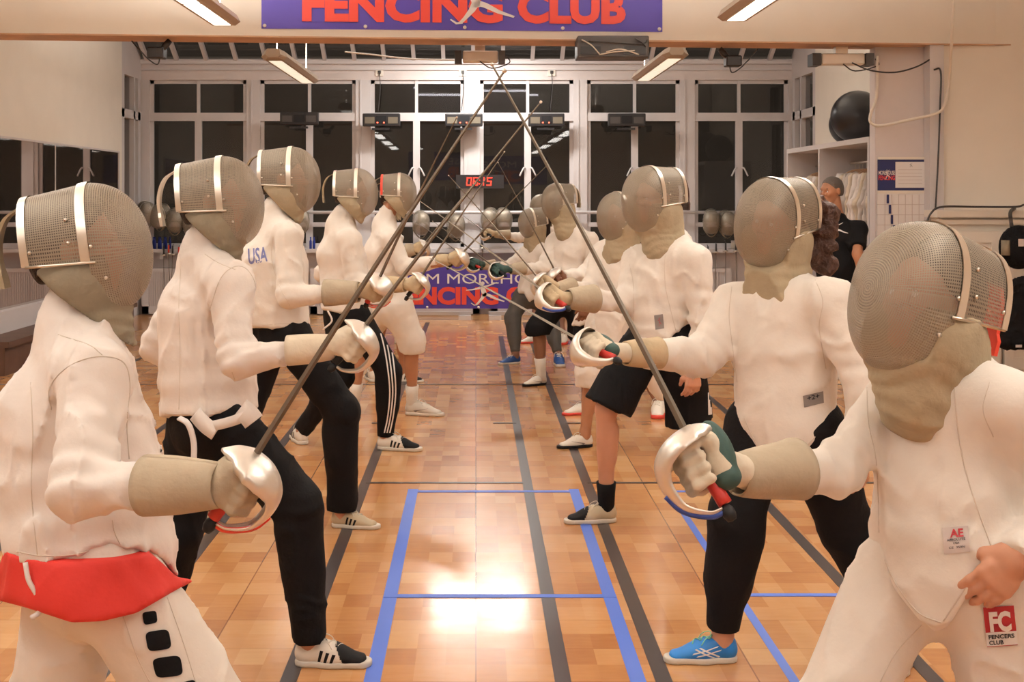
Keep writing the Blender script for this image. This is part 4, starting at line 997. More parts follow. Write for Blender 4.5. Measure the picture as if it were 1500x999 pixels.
mesh('navy_marks', *join([box((P(u, 0, 11.575)[0], 11.576, P(0, v + 13, 11.575)[2]), (P(u + 3.4, 0, 11.575)[0], 11.58, P(0, v, 11.575)[2])) for u, v in ((1299, 285), (1302, 300), (1305, 315), (1308, 330), (1311, 345), (1314, 360))]), M_navy, ch, smooth=False)
# cupboard with panelled doors on the right, coat on its rail
cu = thing('cupboard', P(1430, 500, 11.3) * (1, 1, 0) + (0, 0, 0), 'built-in white cupboard with panelled doors at the right wall', 'cupboard')
zc = EYE + (V0 - 318) * 11.3 / FPX; xl = xat(1372, 11.3)
mesh('carcass', *box((xl, 11.22, 0), (5.88, 11.475, zc)), M_wall, cu, smooth=False); mesh('cornice', *join([box((xl - .05, 11.14, zc), (5.88, 11.475, zc + .06)), box((xl - .02, 11.18, zc - .06), (5.88, 11.24, zc - .02))]), M_wall, cu, smooth=False)
for k in range(3):
    x = xl + .06 + k * .48; o = mesh('door', *join([box((x, 11.18, .08), (x + .45, 11.21, zc - .12)), box((x + .0, 11.165, .08), (x + .08, 11.18, zc - .12)), box((x + .37, 11.165, .08), (x + .45, 11.18, zc - .12)), box((x + .08, 11.165, zc - .22), (x + .37, 11.18, zc - .12)), box((x + .08, 11.165, .7), (x + .37, 11.18, .8)), box((x + .08, 11.165, .08), (x + .37, 11.18, .18))]), M_wall, cu, smooth=False)
    mesh('door_knob', *lathe([(.008, -.02), (.016, -.03), (.016, -.04), (.0001, -.045)], np.array([x + .41, 11.165, .95]), 12, axis=1), M_steel, o)
# things hanging there
Yh = 10.75
hk = thing('coat_hook', P(1482, 312, 11.1), 'dark hook and knotted cord above the black jacket', 'hook')
mesh('hook_arm', *tube(spline([P(1486, 305, 11.16), P(1480, 312, 11.0), P(1482, 332, Yh)], 5), .016, 8), M_cable, hk)
bc = thing('jacket', P(1490, 430, Yh), 'black protective jacket hanging at the right edge of the picture', 'jacket')
b = Blob(); ax = np.array([1., 0, 0])
b.tube(P(1494, 430, Yh), P(1494, 500, Yh), ax, .13, .06, .24, .08, k=.05).cone(P(1476, 420, Yh), P(1515, 412, Yh), .05, .05, k=.05).end(plane(P(1490, 513, Yh), (-.06, 0, -1)))
mesh('cloth', *b.mesh(.012, lambda p, d: fold(p, d, .01, 33.)), M_black, bc); flat_rect(1488, 505, 1497, 509, Yh - .095, .004, M_tagl, 'maker_label', bc)
bm = thing('face_mask', P(1488, 360, Yh), 'black coaching mask hung on the hook over the black jacket', 'mask')
b = Blob(); b.ell(P(1492, 362, Yh), (.165, .12, .185)); v, f = b.mesh(.010, lambda p, d: np.maximum(np.maximum(d, -(d + .012)), (p[:, 1] - Yh - .02))); mesh('mask_shell', v, f, M_black, bm)
mesh('mask_grille', *tube([P(1473, 352, Yh - .075), P(1473, 374, Yh - .075)], .035, 12), M_bibg, bm); flat_rect(1492, 350, 1500, 361, Yh - .135, .006, M_tagl, 'maker_label', bm)
# cables and pipe on the right wall
def cable(name, lb, pts, Y, r, m): t = tag(mesh(name, *tube(spline([P(x, y, yy) for (x, y), yy in zip(pts, Y if isinstance(Y, list) else [Y] * len(pts))], 8), r, 8), m), lb, 'cable')
cable('cable', 'thick white cable looping from the header down past the partition', [(1397, 0), (1394, 62), (1390, 120), (1384, 152), (1372, 166), (1330, 176), (1290, 184), (1276, 180), (1275, 168), (1284, 140), (1285, 82)], [10.9, 11.0, 11.3, 11.35, 11.35, 11.4, 11.5, 11.5, 11.5, 11.5, 11.5], .013, M_pipe)
cable('cable', 'thin dark cable running down the partition edge', [(1368, 102), (1378, 105), (1377, 160), (1374, 240), (1370, 312)], 11.40, .008, M_cable)
cable('cable', 'dark cable sagging under the header across the partition top', [(1248, 92), (1275, 103), (1310, 106), (1342, 98), (1366, 85)], 11.45, .007, M_cable)
cable('cable', 'dark cable lying along the cupboard cornice', [(1355, 332), (1364, 312), (1380, 303), (1430, 303), (1486, 303), (1500, 300)], 11.05, .009, M_cable)
cable('cable', 'white cord stretched under the skylight from the left to the centre reel', [(505, 76), (545, 80), (600, 86), (668, 88)], 12.2, .008, M_pipe)
# floor markings
def line(x0, y0, x1, y1, m, nm, z=.0012): o = mesh(nm, *box((x0, y0, .0001), (x1, y1, z)), m, None, smooth=False); o['kind'] = 'structure'
k = 0
for x0, x1, ya, yb, m in ((-.362, -.308, -1, 6.93, M_tapeb), (.498, .550, -1, 6.93, M_tapeb), (1.012, 1.045, -1, 6.93, M_tapeb), (1.78, 1.815, -1, 6.1, M_tapeb),
                          (.255, .308, -2, 14.6, M_tapek), (.58, .635, -2, 16.2, M_tapek), (-.632, -.578, -2, 16.2, M_tapek), (-1.255, -1.20, -2, 16.2, M_tapek), (-2.15, -2.10, -2, 16.2, M_tapek), (1.455, 1.51, -2, 16.2, M_tapek), (1.80, 1.85, -2, 16.2, M_tapek), (-3.28, -3.24, 10, 16, M_tapek)):
    k += 1; line(x0, ya, x1, yb, m, 'floor_line', .0010 + k * .00012)
for x0, x1, v, w_, m in ((-.308, .498, 720.2, .038, M_tapeb), (-.36, .55, 873.5, .040, M_tapeb), (1.045, 1.78, 720.2, .03, M_tapeb), (1.045, 1.78, 872, .034, M_tapeb), (-.60, .26, 707.5, .03, M_tapek), (.61, 4.2, 707.5, .03, M_tapek), (-3.5, -1.2, 707.5, .02, M_tapek), (-4, 4, 563.5, .03, M_tapek), (.12, .28, 620, .03, M_tapek), (.62, .78, 620, .03, M_tapek), (-.72, -.56, 620, .03, M_tapek)):
    k += 1; y = FPX * EYE / (v - V0); line(x0, y - w_ / 2, x1, y + w_ / 2, m, 'floor_line', .0010 + k * .00012)

# ------------------------------------------------------------------ fencers
BV = {}
def fencer(label, Y, J, face, mf, mup=(0, 0, 1), pants='long', pm=None, jm=None, skin=None, shoes='stripe', hem=None, chest=(.175, .125), waist=(.15, .12), hip=(.165, .135),
           socks=None, res=.012, glove=None, hair=None, mscale=1., bib=None, amp=.007, whand=True, ohand=None, sabre_kw=None, strap=None, rim=None, sr=(.070, .060, .050), tail=None,
           legr=(.095, .068, .050), cuff=None, gcuff=(.036, .058), seed=0., gl_len=.16, gm=None, hood=True, fthick=1.08, backpatch=None, bibf=.06, group=None):
    q = {k: (P(v[0], v[1], Y + v[2]) if len(v) == 3 else G(*v)) for k, v in J.items()}
    skin = skin or M_skin; jm = jm or M_cloth; pm = pm or M_black; glove = glove or M_glove; gm = gm or M_gauntl; bib = bib or M_bib
    base = (q['hf'] + q['hr']) / 2; base[2] = 0
    root = thing('person', base, label, 'person', group)
    H = q['H']; N = q['N']; C = q['C']; Pv = q['P']; S = nrm(q['sw'] - q['so'])
    f, s, u = frame(mf, mup); s = np.cross(u, f)
    M3 = np.stack([f, s, u], 1); MH = M3 * min(mscale, 1.) * .97
    # feet and ankles
    def foot(h, t):
        d = nrm(t - h); return h + d * .050 + np.array([0, 0, .085]), d
    af, df = foot(q['hf'], q['tf']); ar, dr = foot(q['hr'], q['tr'])
    hipax = nrm(q['kf'] - q['kr']); hipax[2] = 0; hipax = nrm(hipax)
    hs = nrm(.35 * hipax + .65 * S * (1 if S @ hipax > 0 else -1)); hF = Pv + hs * .085 + np.array([0, 0, -.04]); hR = Pv - hs * .085 + np.array([0, 0, -.04])
    # ---- body
    b = Blob()
    b.tube(Pv, C, S, .115, .085, .12, .085).tube(C, N - (0, 0, .04), S, .12, .08, .06, .05, k=.05).cone(q['so'] * .9 + C * .1, q['sw'] * .9 + C * .1, .045, .045)
    hb = H - f * .035 - u * .06
    b.cone(N - (0, 0, .05), hb, .055, .050).ell(H - f * .02 + u * .0, (.05, .05, .07))
    kr = .85
    for a, k, e in ((hF, q['kf'], af), (hR, q['kr'], ar)):
        b.cone(a, k, .070, .052, k=.03); kd = nrm(k - e); mid = e + (k - e) * .66
        cs = 1.04 if pants in ('knick', 'mid') else min(legr[1] / .068, 1.1); b.cone(k, e, .049 * cs, .033, k=.02); back = nrm(np.cross(nrm(e - k), [0, 1, 0])) * 0
        b.cone(mid + kd * .05 + np.array([-face * .014, 0, 0]), mid - kd * .07 + np.array([-face * .008, 0, 0]), .046 * cs, .040 * cs, k=.03)
    for a, d0, h in ((af, df, q['hf']), (ar, dr, q['hr'])):
        b.cone(a, h + d0 * .045 + (0, 0, .035), .031, .028).cone(h + d0 * .05 + (0, 0, .03), h + d0 * .18 + (0, 0, .022), .022, .016)
    for a, e, wv in (('sw', 'ew', 'ww'), ('so', 'eo', 'wo')):
        b.cone(q[a], q[e], .036, .030, k=.02).cone(q[e], q[wv], .032, .024, k=.02)
    V, F = b.mesh(max(res, .010))
    parts = [(V, F), (xform(MH, H - f * .022, HEAD[0]), HEAD[1])]
    # ---- free hand (part of the body)
    if ohand:
        hb_ = open_hand(q['wo'], *[np.array(a, float) for a in ohand[:3]], **(ohand[3] if len(ohand) > 3 else {}))
        parts.append(hb_.mesh(.0036 if Y < 5 else .006, pad=.01))
    if sabre_kw:
        bs = P(*sabre_kw['base']); tipd = sabre_kw.get('tipd', -1); tip = tip_depth(bs, sabre_kw['tip'], sign=tipd)
        O, gx, gy, gz = sabre(bs, tip, sabre_kw['label'], sabre_kw.get('grip', M_gripr), sabre_kw.get('ins'), sabre_kw.get('knuck', (face, 0, -.2)), group=None)
        W = q['ww']; fd = nrm(W - q['ew'])
        gw = O - gx * .055 - gz * .035
        W2 = W * .5 + gw * .5; q['ww'] = W2
        if sabre_kw.get('bare'):
            parts.append(fist(O, gx, gy, gz, W2).mesh(.006, pad=.01))
        else:
            hnd = fist(O, gx, gy, gz, W2, fthick)
            gv, gf = hnd.mesh(.0042 if Y < 5 else .006 if Y < 7 else .0075, lambda p, d: d + noise3(p * 60) * .0012, pad=.012)
            g = mesh('glove', gv, gf, glove, root)
            ge = W2 - fd * gl_len; gx0 = W2 + fd * .03; ln = gl_len + .03
            def gp(s_, t_, off=0.):
                c = gx0 + (ge - gx0) * s_; rr = gcuff[0] * .98 + (gcuff[1] - gcuff[0] * .98) * s_ ** .8 + .0022 * math.sin(t_ * 12.6 + s_ * 5) * s_ + off
                a1 = nrm(np.cross(fd, [.1, .9, .2])); a2 = np.cross(fd, a1); th = 2 * math.pi * t_; return c + rr * (math.cos(th) * a1 + math.sin(th) * a2)
            o = mesh('gauntlet_cuff', *grid(gp, 12, 33), gm, g); mm = o.modifiers.new('thick', 'SOLIDIFY'); mm.thickness = .004
            if sabre_kw.get('pad'):
                T = lambda a, b_, c: O + gx * a + gy * (b_ * -1) + gz * c
                pb = Blob(); pb.ell(T(-.040, -.008, .012), (.026, .024, .055), np.stack([gx, gy, gz], 1), k=.01); pb.ell(T(-.030, -.004, -.045), (.028, .024, .022), np.stack([gx, gy, gz], 1), k=.01)
                mesh('palm_patch', *pb.mesh(.005), sabre_kw['pad'], g)
    vb, fb = join([(a.tolist() if hasattr(a, 'tolist') else a, c) for a, c in parts])
    body = mesh('body', vb, fb, skin, root)
    mesh('eyes', xform(MH, H - f * .022, EYES[0]), EYES[1], M_bwhite, root)
    if hair is not False: mesh('hair', xform(MH, H - f * .022, HAIR[0]), HAIR[1], hair or M_hairb, root)
    if tail: mesh('ponytail', *tail(q, f, s, u), hair or M_hairb, root)
    # ---- mask
    MR = mat4(H - ORG[root.name], f, s, u, mscale)
    mk = mask_parts(root, MR, strap or M_bib, rimm=rim); mk.name = 'fencing_mask'
    fh = nrm([mf[0], mf[1], 0]); th = N + fh * bibf - np.array([0, 0, .035])
    bb = Blob(); sc = mscale
    L = lambda a, b_, c: H + (f * a + s * b_ + u * c) * sc
    bb.ell(L(-.028, 0, -.075), (.112 * sc, .113 * sc, .092 * sc), M3, k=.04)
    bb.cone(L(-.005, 0, -.110), th - (np.array([0, 0, .015]) if face < 0 else 0), .088 * sc, .060 if face > 0 else .078, k=.05)
    if face < 0: bb.cone(th - np.array([0, 0, .01]), N - fh * .03 + np.array([0, 0, .0]), .078, .078, k=.05).cone(L(-.03, 0, -.08), N + np.array([0, 0, .01]), .105 * sc, .082, k=.05)
    def bcut(p):
        l = (p - H) @ M3 / sc
        up = np.maximum(l[:, 2] + .022, -1) ; fr = l[:, 0] - (.048 - .0 * l[:, 2])
        low = np.clip((-l[:, 2] - .125) / .03, 0, 1)
        return np.maximum(np.maximum(up, fr - low * .06), (-(l[:, 0] + .125) * .74 - (l[:, 2] + .03) * .67 if face > 0 else -(l[:, 0] + .120) * .985 - (l[:, 2] + .03) * .17) * sc)
    bv_, bf_ = bb.mesh(.006 if Y < 5 else .009, lambda p, d: np.maximum(d + (.0028 if face > 0 else .0022) * np.sin(p[:, 2] * 150 + 6 * noise3(p * 9)) * np.clip((H[2] - .10 - p[:, 2]) / .05, 0, 1) + noise3(p * 22) * .003, bcut(p)), pad=.02)
    ORG[mk.name] = np.zeros(3); mesh('bib', (bv_ - H) @ M3 / sc, bf_, bib, mk)
    # ---- trousers
    pb = Blob(); low = Pv - np.array([0, 0, .05])
    pb.tube(low, Pv + nrm(C - Pv) * .10, S, hip[0] * (.93 if face > 0 else .86), hip[1] * .9, waist[0] * .9, waist[1] * .9, k=.05).end()
    lr = legr; ends = {}
    for a, k, e in ((hF, q['kf'], af), (hR, q['kr'], ar)):
        kd = nrm(e - k)
        if pants in ('long', 'legg'):
            en = e - kd * (.0 if pants == 'long' else .02); pb.cone(a, k, lr[0], lr[1], k=.04).cone(k, e + kd * .03, lr[1] * .97, lr[2], k=.04)
            m1 = e + (k - e) * .66; pb.cone(m1 - kd * .06 + np.array([-face * .012, 0, 0]), m1 + kd * .07, lr[1] * .90, lr[1] * .82, k=.05).end(plane(en, kd), .04)
        elif pants == 'knick':
            en = k + kd * (cuff or .11); pb.cone(a, k, lr[0], lr[1], k=.05).cone(k, en + kd * .06, lr[1], lr[1] * .88, k=.04).end(plane(en, kd), .05)
        elif pants == 'mid':
            en = k + kd * (cuff or .13); pb.cone(a, k, lr[0], lr[1], k=.05).cone(k, en + kd * .06, lr[1] * .98, lr[1] * .86, k=.04).end(plane(en, kd), .05)
        else:
            td = nrm(k - a); en = k - td * .03 + (kd * .02); pb.cone(a, k + td * .10, lr[0], lr[1] * 1.75, k=.05).end(plane(en, nrm(td + .25 * kd)), .05)
    def ppost(p, d):
        d = fold(p, d, amp * (.45 if pants == 'legg' else .8), seed + 9)
        for k in ('kf', 'kr'):
            if pants != 'shorts': dd = np.linalg.norm(p - q[k], axis=1); d = d + amp * .5 * np.exp(-(dd / .10) ** 2) * np.sin((p[:, 2] - q[k][2]) * 95 + noise3(p * 8) * 3)
        return d
    pv, pf = pb.mesh(res, ppost)
    trn = mesh({'long': 'trousers', 'legg': 'leggings', 'knick': 'breeches', 'mid': 'leggings', 'shorts': 'shorts'}[pants], pv, pf, pm, root)
    # ---- jacket
    jb = Blob(); ext = Pv - nrm(C - Pv) * .22; up_ = nrm(C - Pv)
    hemx = np.array([h[0] for h in hem], float); hemv = np.array([h[1] for h in hem], float)
    def hc(p):
        uu = U0 + p[:, 0] * FPX / p[:, 1]; vv = V0 + (EYE - p[:, 2]) * FPX / p[:, 1]
        return (vv - np.interp(uu, hemx, hemv)) * Y / FPX * .9
    jb.tube(ext, Pv, S, hip[0] * .9, hip[1], hip[0], hip[1], k=.06).tube(Pv, Pv + (C - Pv) * .45, S, hip[0], hip[1], waist[0], waist[1], k=.06)
    jb.tube(Pv + (C - Pv) * .45, C, S, waist[0], waist[1], chest[0], chest[1], k=.06)
    jb.tube(C, (q['so'] + q['sw']) / 2 * .5 + N * .5 - np.array([0, 0, .05]), S, chest[0], chest[1], chest[0] * .72, .075, k=.07)
    jb.cone(q['so'], q['sw'], sr[0] * .86, sr[0] * .86, k=.07).cone((q['so'] + N) / 2 - (0, 0, .02), N - (0, 0, .01), .06, .066, k=.06).cone((q['sw'] + N) / 2 - (0, 0, .02), N - (0, 0, .01), .06, .066, k=.06).end(hc, .03)
    for a, e, wv in (('sw', 'ew', 'ww'), ('so', 'eo', 'wo')):
        fd = nrm(q[wv] - q[e]); gap = .055 if (a == 'sw' and sabre_kw and not sabre_kw.get('bare')) else -.012
        en = q[wv] - fd * gap
        jb.cone(q[a], q[e], sr[0], sr[1], k=.045).cone(q[e], en + fd * .05, sr[1] * .98, sr[2] * .88, k=.03).end((lambda en_, fd_: lambda p: np.minimum(np.maximum((p - en_) @ fd_, -1), 1))(en, fd), .035)
    jb.cone(N - (0, 0, .03), N + (hb - N) * .45, .074, .064, k=.03).end(None, .03)
    def jpost(p, d):
        d = fold(p, d, amp, seed)
        for a, e in (('sw', 'ew'), ('so', 'eo')):
            ax = nrm(q[e] - q[a]); dd = np.linalg.norm(p - q[e], axis=1)
            d = d + amp * .75 * np.exp(-(dd / .11) ** 2) * np.sin((p - q[e]) @ (ax + .3 * S) * 105 + noise3(p * 7 + 4) * 3.2)
            dd = np.linalg.norm(p - (q[a] * .75 + q[e] * .25), axis=1); d = d + amp * .6 * np.exp(-(dd / .13) ** 2) * np.sin((p - q[a]) @ (S * .9 + ax * .5) * 62 + noise3(p * 5 + 2) * 3)
        dd = np.abs((p - (Pv + (C - Pv) * .35)) @ up_); return d + amp * .45 * np.exp(-(dd / .12) ** 2) * np.sin((p @ up_) * 58 + noise3(p * 4) * 4)
    jv, jf = jb.mesh(res, jpost)
    jk = mesh('jacket', jv, jf, jm, root)
    bj = BVHTree.FromPolygons(jv.tolist(), jf.tolist()); bp_ = BVHTree.FromPolygons(pv.tolist(), pf.tolist())
    # ---- shoes and socks
    sho = shoes if isinstance(shoes, (list, tuple)) else (shoes, shoes)
    shoe(root, q['hf'], q['tf'], sho[0]); shoe(root, q['hr'], q['tr'], sho[1])
    if socks:
        for e, k in ((af, q['kf']), (ar, q['kr'])):
            kd = nrm(k - e); L_ = socks[1]
            mesh('sock', *tube([e - kd * .05, e, e + kd * L_ * .5, e + kd * L_], [.038, .040, .043, .048 + .05 * max(0, L_ - .11)], 20), socks[0], root)
    BV[label] = (root, jk, bj, trn, bp_, body, mk, q)
    return BV[label]

def cam_hit(bv, u, v, off=.0015):
    o = Vector((0, 0, EYE)); d = Vector(P(u, v, 1.) - np.array([0, 0, EYE])).normalized(); h = bv.ray_cast(o, d)
    if h[0] is None: return None
    return np.array(h[0]) - np.array(d) * off
def seam(bv, parent, pts, m=M_seam, r=.0012, name='seam'):
    sp = spline([np.array([a, b, 0.]) for a, b in pts], 8); out = [cam_hit(bv, p[0], p[1], 0.) for p in sp]; out = [p for p in out if p is not None]
    keep = [out[0]] if out else []
    for p in out[1:]:
        if np.linalg.norm(p - keep[-1]) < .12: keep.append(p)
    if len(keep) > 3: return mesh(name, *tube(keep, r, 6), m, parent)
def drape(bv, parent, name, poly_px, m, off=.0015, n=10):
    """quad patch (four photo corners) sewn on a garment"""
    a, b, c, d = [np.array(p, float) for p in poly_px]; P2 = {}; V = []; F = []
    for i in range(n + 1):
        for j in range(n + 1):
            s, t = i / n, j / n; e = (a * (1 - s) + b * s) * (1 - t) + (d * (1 - s) + c * s) * t; h = cam_hit(bv, e[0], e[1], off)
            if h is not None: P2[i, j] = len(V); V.append(h)
    for i in range(n):
        for j in range(n):
            k = [(i, j), (i, j + 1), (i + 1, j + 1), (i + 1, j)]
            if all(x in P2 for x in k): F.append(tuple(P2[x] for x in k))
    if F: return mesh(name, V, F, m, parent)
def drape_shape(bv, parent, name, V2, F, quad, m, off=.003):
    """flat lettering (0..1 square) laid on a garment inside a quad given by photo corners a(0,0) b(1,0) c(1,1) d(0,1)"""
    a, b, c, d = [np.array(p, float) for p in quad]; V = []
    for s, t in V2:
        e = (a * (1 - s) + b * s) * (1 - t) + (d * (1 - s) + c * s) * t; h = cam_hit(bv, e[0], e[1], off)
        if h is None: return None
        V.append(h)
    return mesh(name, V, F, m, parent, smooth=False)

W_UP = (0, 0, 1)
# ===== left line, front to back
L1 = fencer('fencer nearest the camera at left, red shirt tail over white trousers with black squares', 2.85, dict(
    H=(128, 362, .02), N=(118, 478, .02), C=(112, 600, .03), P=(132, 800, .0), sw=(140, 548, -.13), so=(124, 560, .20), ew=(120, 712, -.27), ww=(308, 712, -.36), eo=(60, 700, .30), wo=(170, 800, .28),
    hf=(300, 1325), tf=(470, 1329), hr=(-30, 1320), tr=(-60, 1270), kf=(335, 1110, -.05), kr=(70, 1100, .08)), 1, (1, .10, .14),
    pants='long', pm=M_knick, jm=M_cloth2, hem=[(-100, 812), (20, 816), (45, 824), (100, 822), (160, 803), (205, 798), (235, 820), (260, 838), (400, 840)],
    chest=(.155, .145), waist=(.165, .160), hip=(.175, .165), res=.0078, glove=M_gauntl, gm=M_gauntl, amp=.008, bib=M_bibg, sr=(.076, .062, .050), legr=(.112, .10, .09), seed=1., gl_len=.135, gcuff=(.040, .058), mscale=.93,
    sabre_kw=dict(base=(376, 664, 2.50), tip=(736, 82), label='sabre of the front left fencer, wide silver guard and red insulated bow end', grip=M_gripr, ins=M_redins, knuck=(.75, .15, -.6)))
L2 = fencer('fencer in a white jacket and black tapered trousers, second in the left line', 4.35, dict(
    H=(322, 294, 0), N=(300, 372, .02), C=(300, 455, .02), P=(308, 600, .0), sw=(336, 420, -.15), so=(290, 415, .19), ew=(345, 528, -.25), ww=(468, 518, -.27), eo=(232, 505, .20), wo=(285, 560, .26),
    hf=(432, 973), tf=(544, 976), hr=(228, 955), tr=(215, 925), kf=(438, 742, -.06), kr=(262, 775, .08)), 1, (1, .05, .09),
    pants='long', shoes='stripe', hem=[(100, 608), (238, 610), (300, 611), (345, 606), (384, 600), (600, 600)], chest=(.16, .140), waist=(.155, .150), hip=(.165, .152), res=.009,
    jm=M_cloth2, glove=M_glove_w, gm=M_glove_w, amp=.008, bib=M_bibg, sr=(.072, .060, .046), legr=(.105, .078, .060), seed=2.3, gl_len=.12, gcuff=(.036, .046), strap=M_band, mscale=.98,
    sabre_kw=dict(base=(536, 476, 4.02), tip=(790, 138), label='sabre of the second fencer in the left line, pale dish guard', grip=M_gripk, knuck=(.85, .1, -.5)))
L3 = fencer('fencer with faded letters on the jacket back, third in the left line', 6.1, dict(
    H=(423, 262, 0), N=(402, 322, .02), C=(400, 378, .02), P=(410, 478, 0), sw=(424, 345, -.15), so=(392, 345, .17), ew=(424, 434, -.22), ww=(504, 432, -.26), eo=(370, 420, .24), wo=(390, 470, .28),
    hf=(486, 771), tf=(543, 774), hr=(306, 776), tr=(298, 752), kf=(500, 602, -.05), kr=(345, 640, .06)), 1, (1, 0, .02),
    pants='long', shoes='cream', hem=[(300, 478), (443, 482), (500, 482)], chest=(.16, .145), waist=(.15, .135), hip=(.15, .13), res=.011, amp=.006, sr=(.066, .054, .046), legr=(.10, .082, .072), seed=3.1, gl_len=.13, gcuff=(.043, .060), bib=M_bib,
    hair=M_hairb, sabre_kw=dict(base=(557, 405, 5.84), tip=(664, 168), label='sabre of the third fencer in the left line, silver guard', grip=M_gripr, ins=M_redins, knuck=(.85, .1, -.5)))
L4 = fencer('fencer in black track trousers with three white side stripes, left line', 8.0, dict(
    H=(520, 281, 0), N=(498, 328, .02), C=(500, 370, .02), P=(508, 452, 0), sw=(514, 352, -.16), so=(496, 350, .18), ew=(520, 415, -.2), ww=(580, 418, -.30), eo=(476, 400, .24), wo=(500, 440, .25),
    hf=(553, 658), tf=(618, 661), hr=(444, 652), tr=(434, 640), kf=(570, 545, -.05), kr=(500, 552, .06)), 1, (1, 0, .0),
    pants='long', hem=[(400, 455), (470, 452), (560, 470)], chest=(.155, .135), waist=(.15, .135), hip=(.155, .14), res=.012, amp=.006, seed=4.7, glove=M_glove, gm=M_glove, gl_len=.1, gcuff=(.038, .050), mscale=.96, legr=(.105, .075, .055),
    sabre_kw=dict(base=(619, 402, 7.7), tip=(744, 206), label='sabre of the track-trousered fencer, large white guard', grip=M_gripk, knuck=(.9, .1, -.5)))
L5 = fencer('fencer in white knee breeches and white socks under a red-edged mask', 9.3, dict(
    H=(583, 281, 0), N=(562, 325, .02), C=(562, 368, .02), P=(572, 440, 0), sw=(572, 350, -.16), so=(558, 345, .18), ew=(592, 392, -.2), ww=(648, 386, -.3), eo=(540, 390, .24), wo=(560, 425, .25),
    hf=(594, 607), tf=(650, 610), hr=(520, 606), tr=(512, 592), kf=(603, 500, -.05), kr=(530, 495, .06)), 1, (1, 0, .0),
    pants='knick', pm=M_knick, skin=M_skin2, shoes='silver', hem=[(400, 430), (560, 436), (700, 440)], chest=(.155, .135), waist=(.15, .135), hip=(.16, .145), res=.012, amp=.006, seed=5.2, socks=(M_sock, .13), legr=(.12, .095, .05),
    gm=M_glove, gl_len=.06, gcuff=(.036, .045), mscale=.9, rim=M_redins, cuff=.08,
    sabre_kw=dict(base=(680, 368, 9.0), tip=(800, 238), label='sabre raised by the fencer in white knee breeches', grip=M_gripk, knuck=(.9, .1, -.5)))
L6 = fencer('fencer almost hidden behind the red-edged mask wearer, only a gloved hand and a shoe showing', 10.9, dict(
    H=(577, 286, 0), N=(566, 320, .02), C=(564, 350, .02), P=(566, 410, 0), sw=(570, 338, -.14), so=(562, 338, .16), ew=(585, 372, -.15), ww=(604, 370, -.2), eo=(548, 370, .22), wo=(562, 400, .2),
    hf=(582, 558), tf=(620, 560), hr=(549, 560), tr=(541, 552), kf=(590, 478, -.03), kr=(558, 478, .06)), 1, (1, 0, -.04), pants='shorts', skin=M_skin2, hem=[(400, 415), (700, 415)], chest=(.13, .11), waist=(.13, .11), hip=(.14, .12), res=.014, seed=6.,
    gl_len=.05, mscale=.85, sabre_kw=dict(base=(624, 354, 10.7), tip=(728, 226), label='sabre of the hidden fencer behind the white breeches', grip=M_gripk, knuck=(.9, .1, -.5)))
L7 = fencer('rearmost fencer of the left line, only a dark-soled shoe showing behind the breeches', 13.9, dict(
    H=(574, 292, 0), N=(568, 318, .02), C=(567, 342, .02), P=(568, 388, 0), sw=(572, 330, -.12), so=(564, 330, .14), ew=(580, 350, -.1), ww=(588, 352, -.1), eo=(556, 352, .2), wo=(566, 380, .2),
    hf=(578, 502), tf=(600, 503), hr=(556, 502), tr=(550, 497), kf=(586, 443, -.03), kr=(560, 443, .06)), 1, (1, 0, -.04), pants='long', hem=[(400, 388), (700, 388)], chest=(.13, .11), waist=(.13, .11), hip=(.14, .12), res=.015, seed=6.5,
    mscale=.85, shoes='stripe')

# ===== right line, front to back
def curls(q, f, s, u):
    b = Blob(); a = q['H'] - f * .115 + u * .045 + np.array([.045, -.02, 0])
    for i in range(26):
        r = np.random.RandomState(i); t = i / 25; c = a - f * (.035 + .02 * math.sin(t * 3)) - np.array([0, 0, .23 * t]) + (r.rand(3) - .5) * (.075, .05, .03); b.ell(c, (.030, .030, .026), k=.02)
    return b.mesh(.006, lambda p, d: d + noise3(p * 60) * .008 + noise3(p * 24) * .008)
def ponytail(q, f, s, u):
    b = Blob(); a = q['H'] - f * .10 + u * .02; c = a - f * .06 - np.array([0, 0, .03]); e = c - np.array([.0, 0, .26]) + s * .02
    b.cone(a, c, .028, .034).cone(c, e, .034, .012)
    return b.mesh(.009, lambda p, d: d + noise3(p * np.array([50, 50, 14])) * .007)
R1 = fencer('front right fencer in white jacket and breeches with a red club badge on the thigh', 2.65, dict(
    H=(1352, 438, 0), N=(1385, 545, .02), C=(1385, 650, .03), P=(1385, 815, .0), sw=(1312, 590, .10), so=(1478, 590, -.12), ew=(1222, 690, .02), ww=(1112, 702, -.08), eo=(1570, 735, -.10), wo=(1497, 812, -.18),
    hf=(1205, 1400), tf=(1030, 1400), hr=(1500, 1410), tr=(1490, 1520), kf=(1215, 1060, -.02), kr=(1490, 1110, .0)), -1, (-.87, -.46, .27),
    pants='long', pm=M_knick, hem=[(1150, 780), (1288, 800), (1310, 860), (1345, 905), (1372, 920), (1392, 915), (1420, 870), (1455, 820), (1480, 800), (1600, 790)],
    chest=(.135, .105), waist=(.140, .112), hip=(.145, .122), res=.0072, amp=.006, glove=M_glove_w, gm=M_gauntl, bib=M_bib, sr=(.062, .050, .040), legr=(.100, .085, .075), seed=7.4, gl_len=.125, gcuff=(.036, .058), strap=M_redins, mscale=1.03,
    ohand=((-.55, .12, -.62), (.0, -1., .15), (-.6, 0, .7), dict(curl=.30, spread=.5)), bibf=.07,
    sabre_kw=dict(base=(1002, 628, 2.42), tip=(731, 88), label='sabre of the front right fencer, red grip and blue-tipped knuckle bow', grip=M_gripr, ins=M_blue_ins, knuck=(-1, -.1, -.35), pad=M_green, tipd=1))
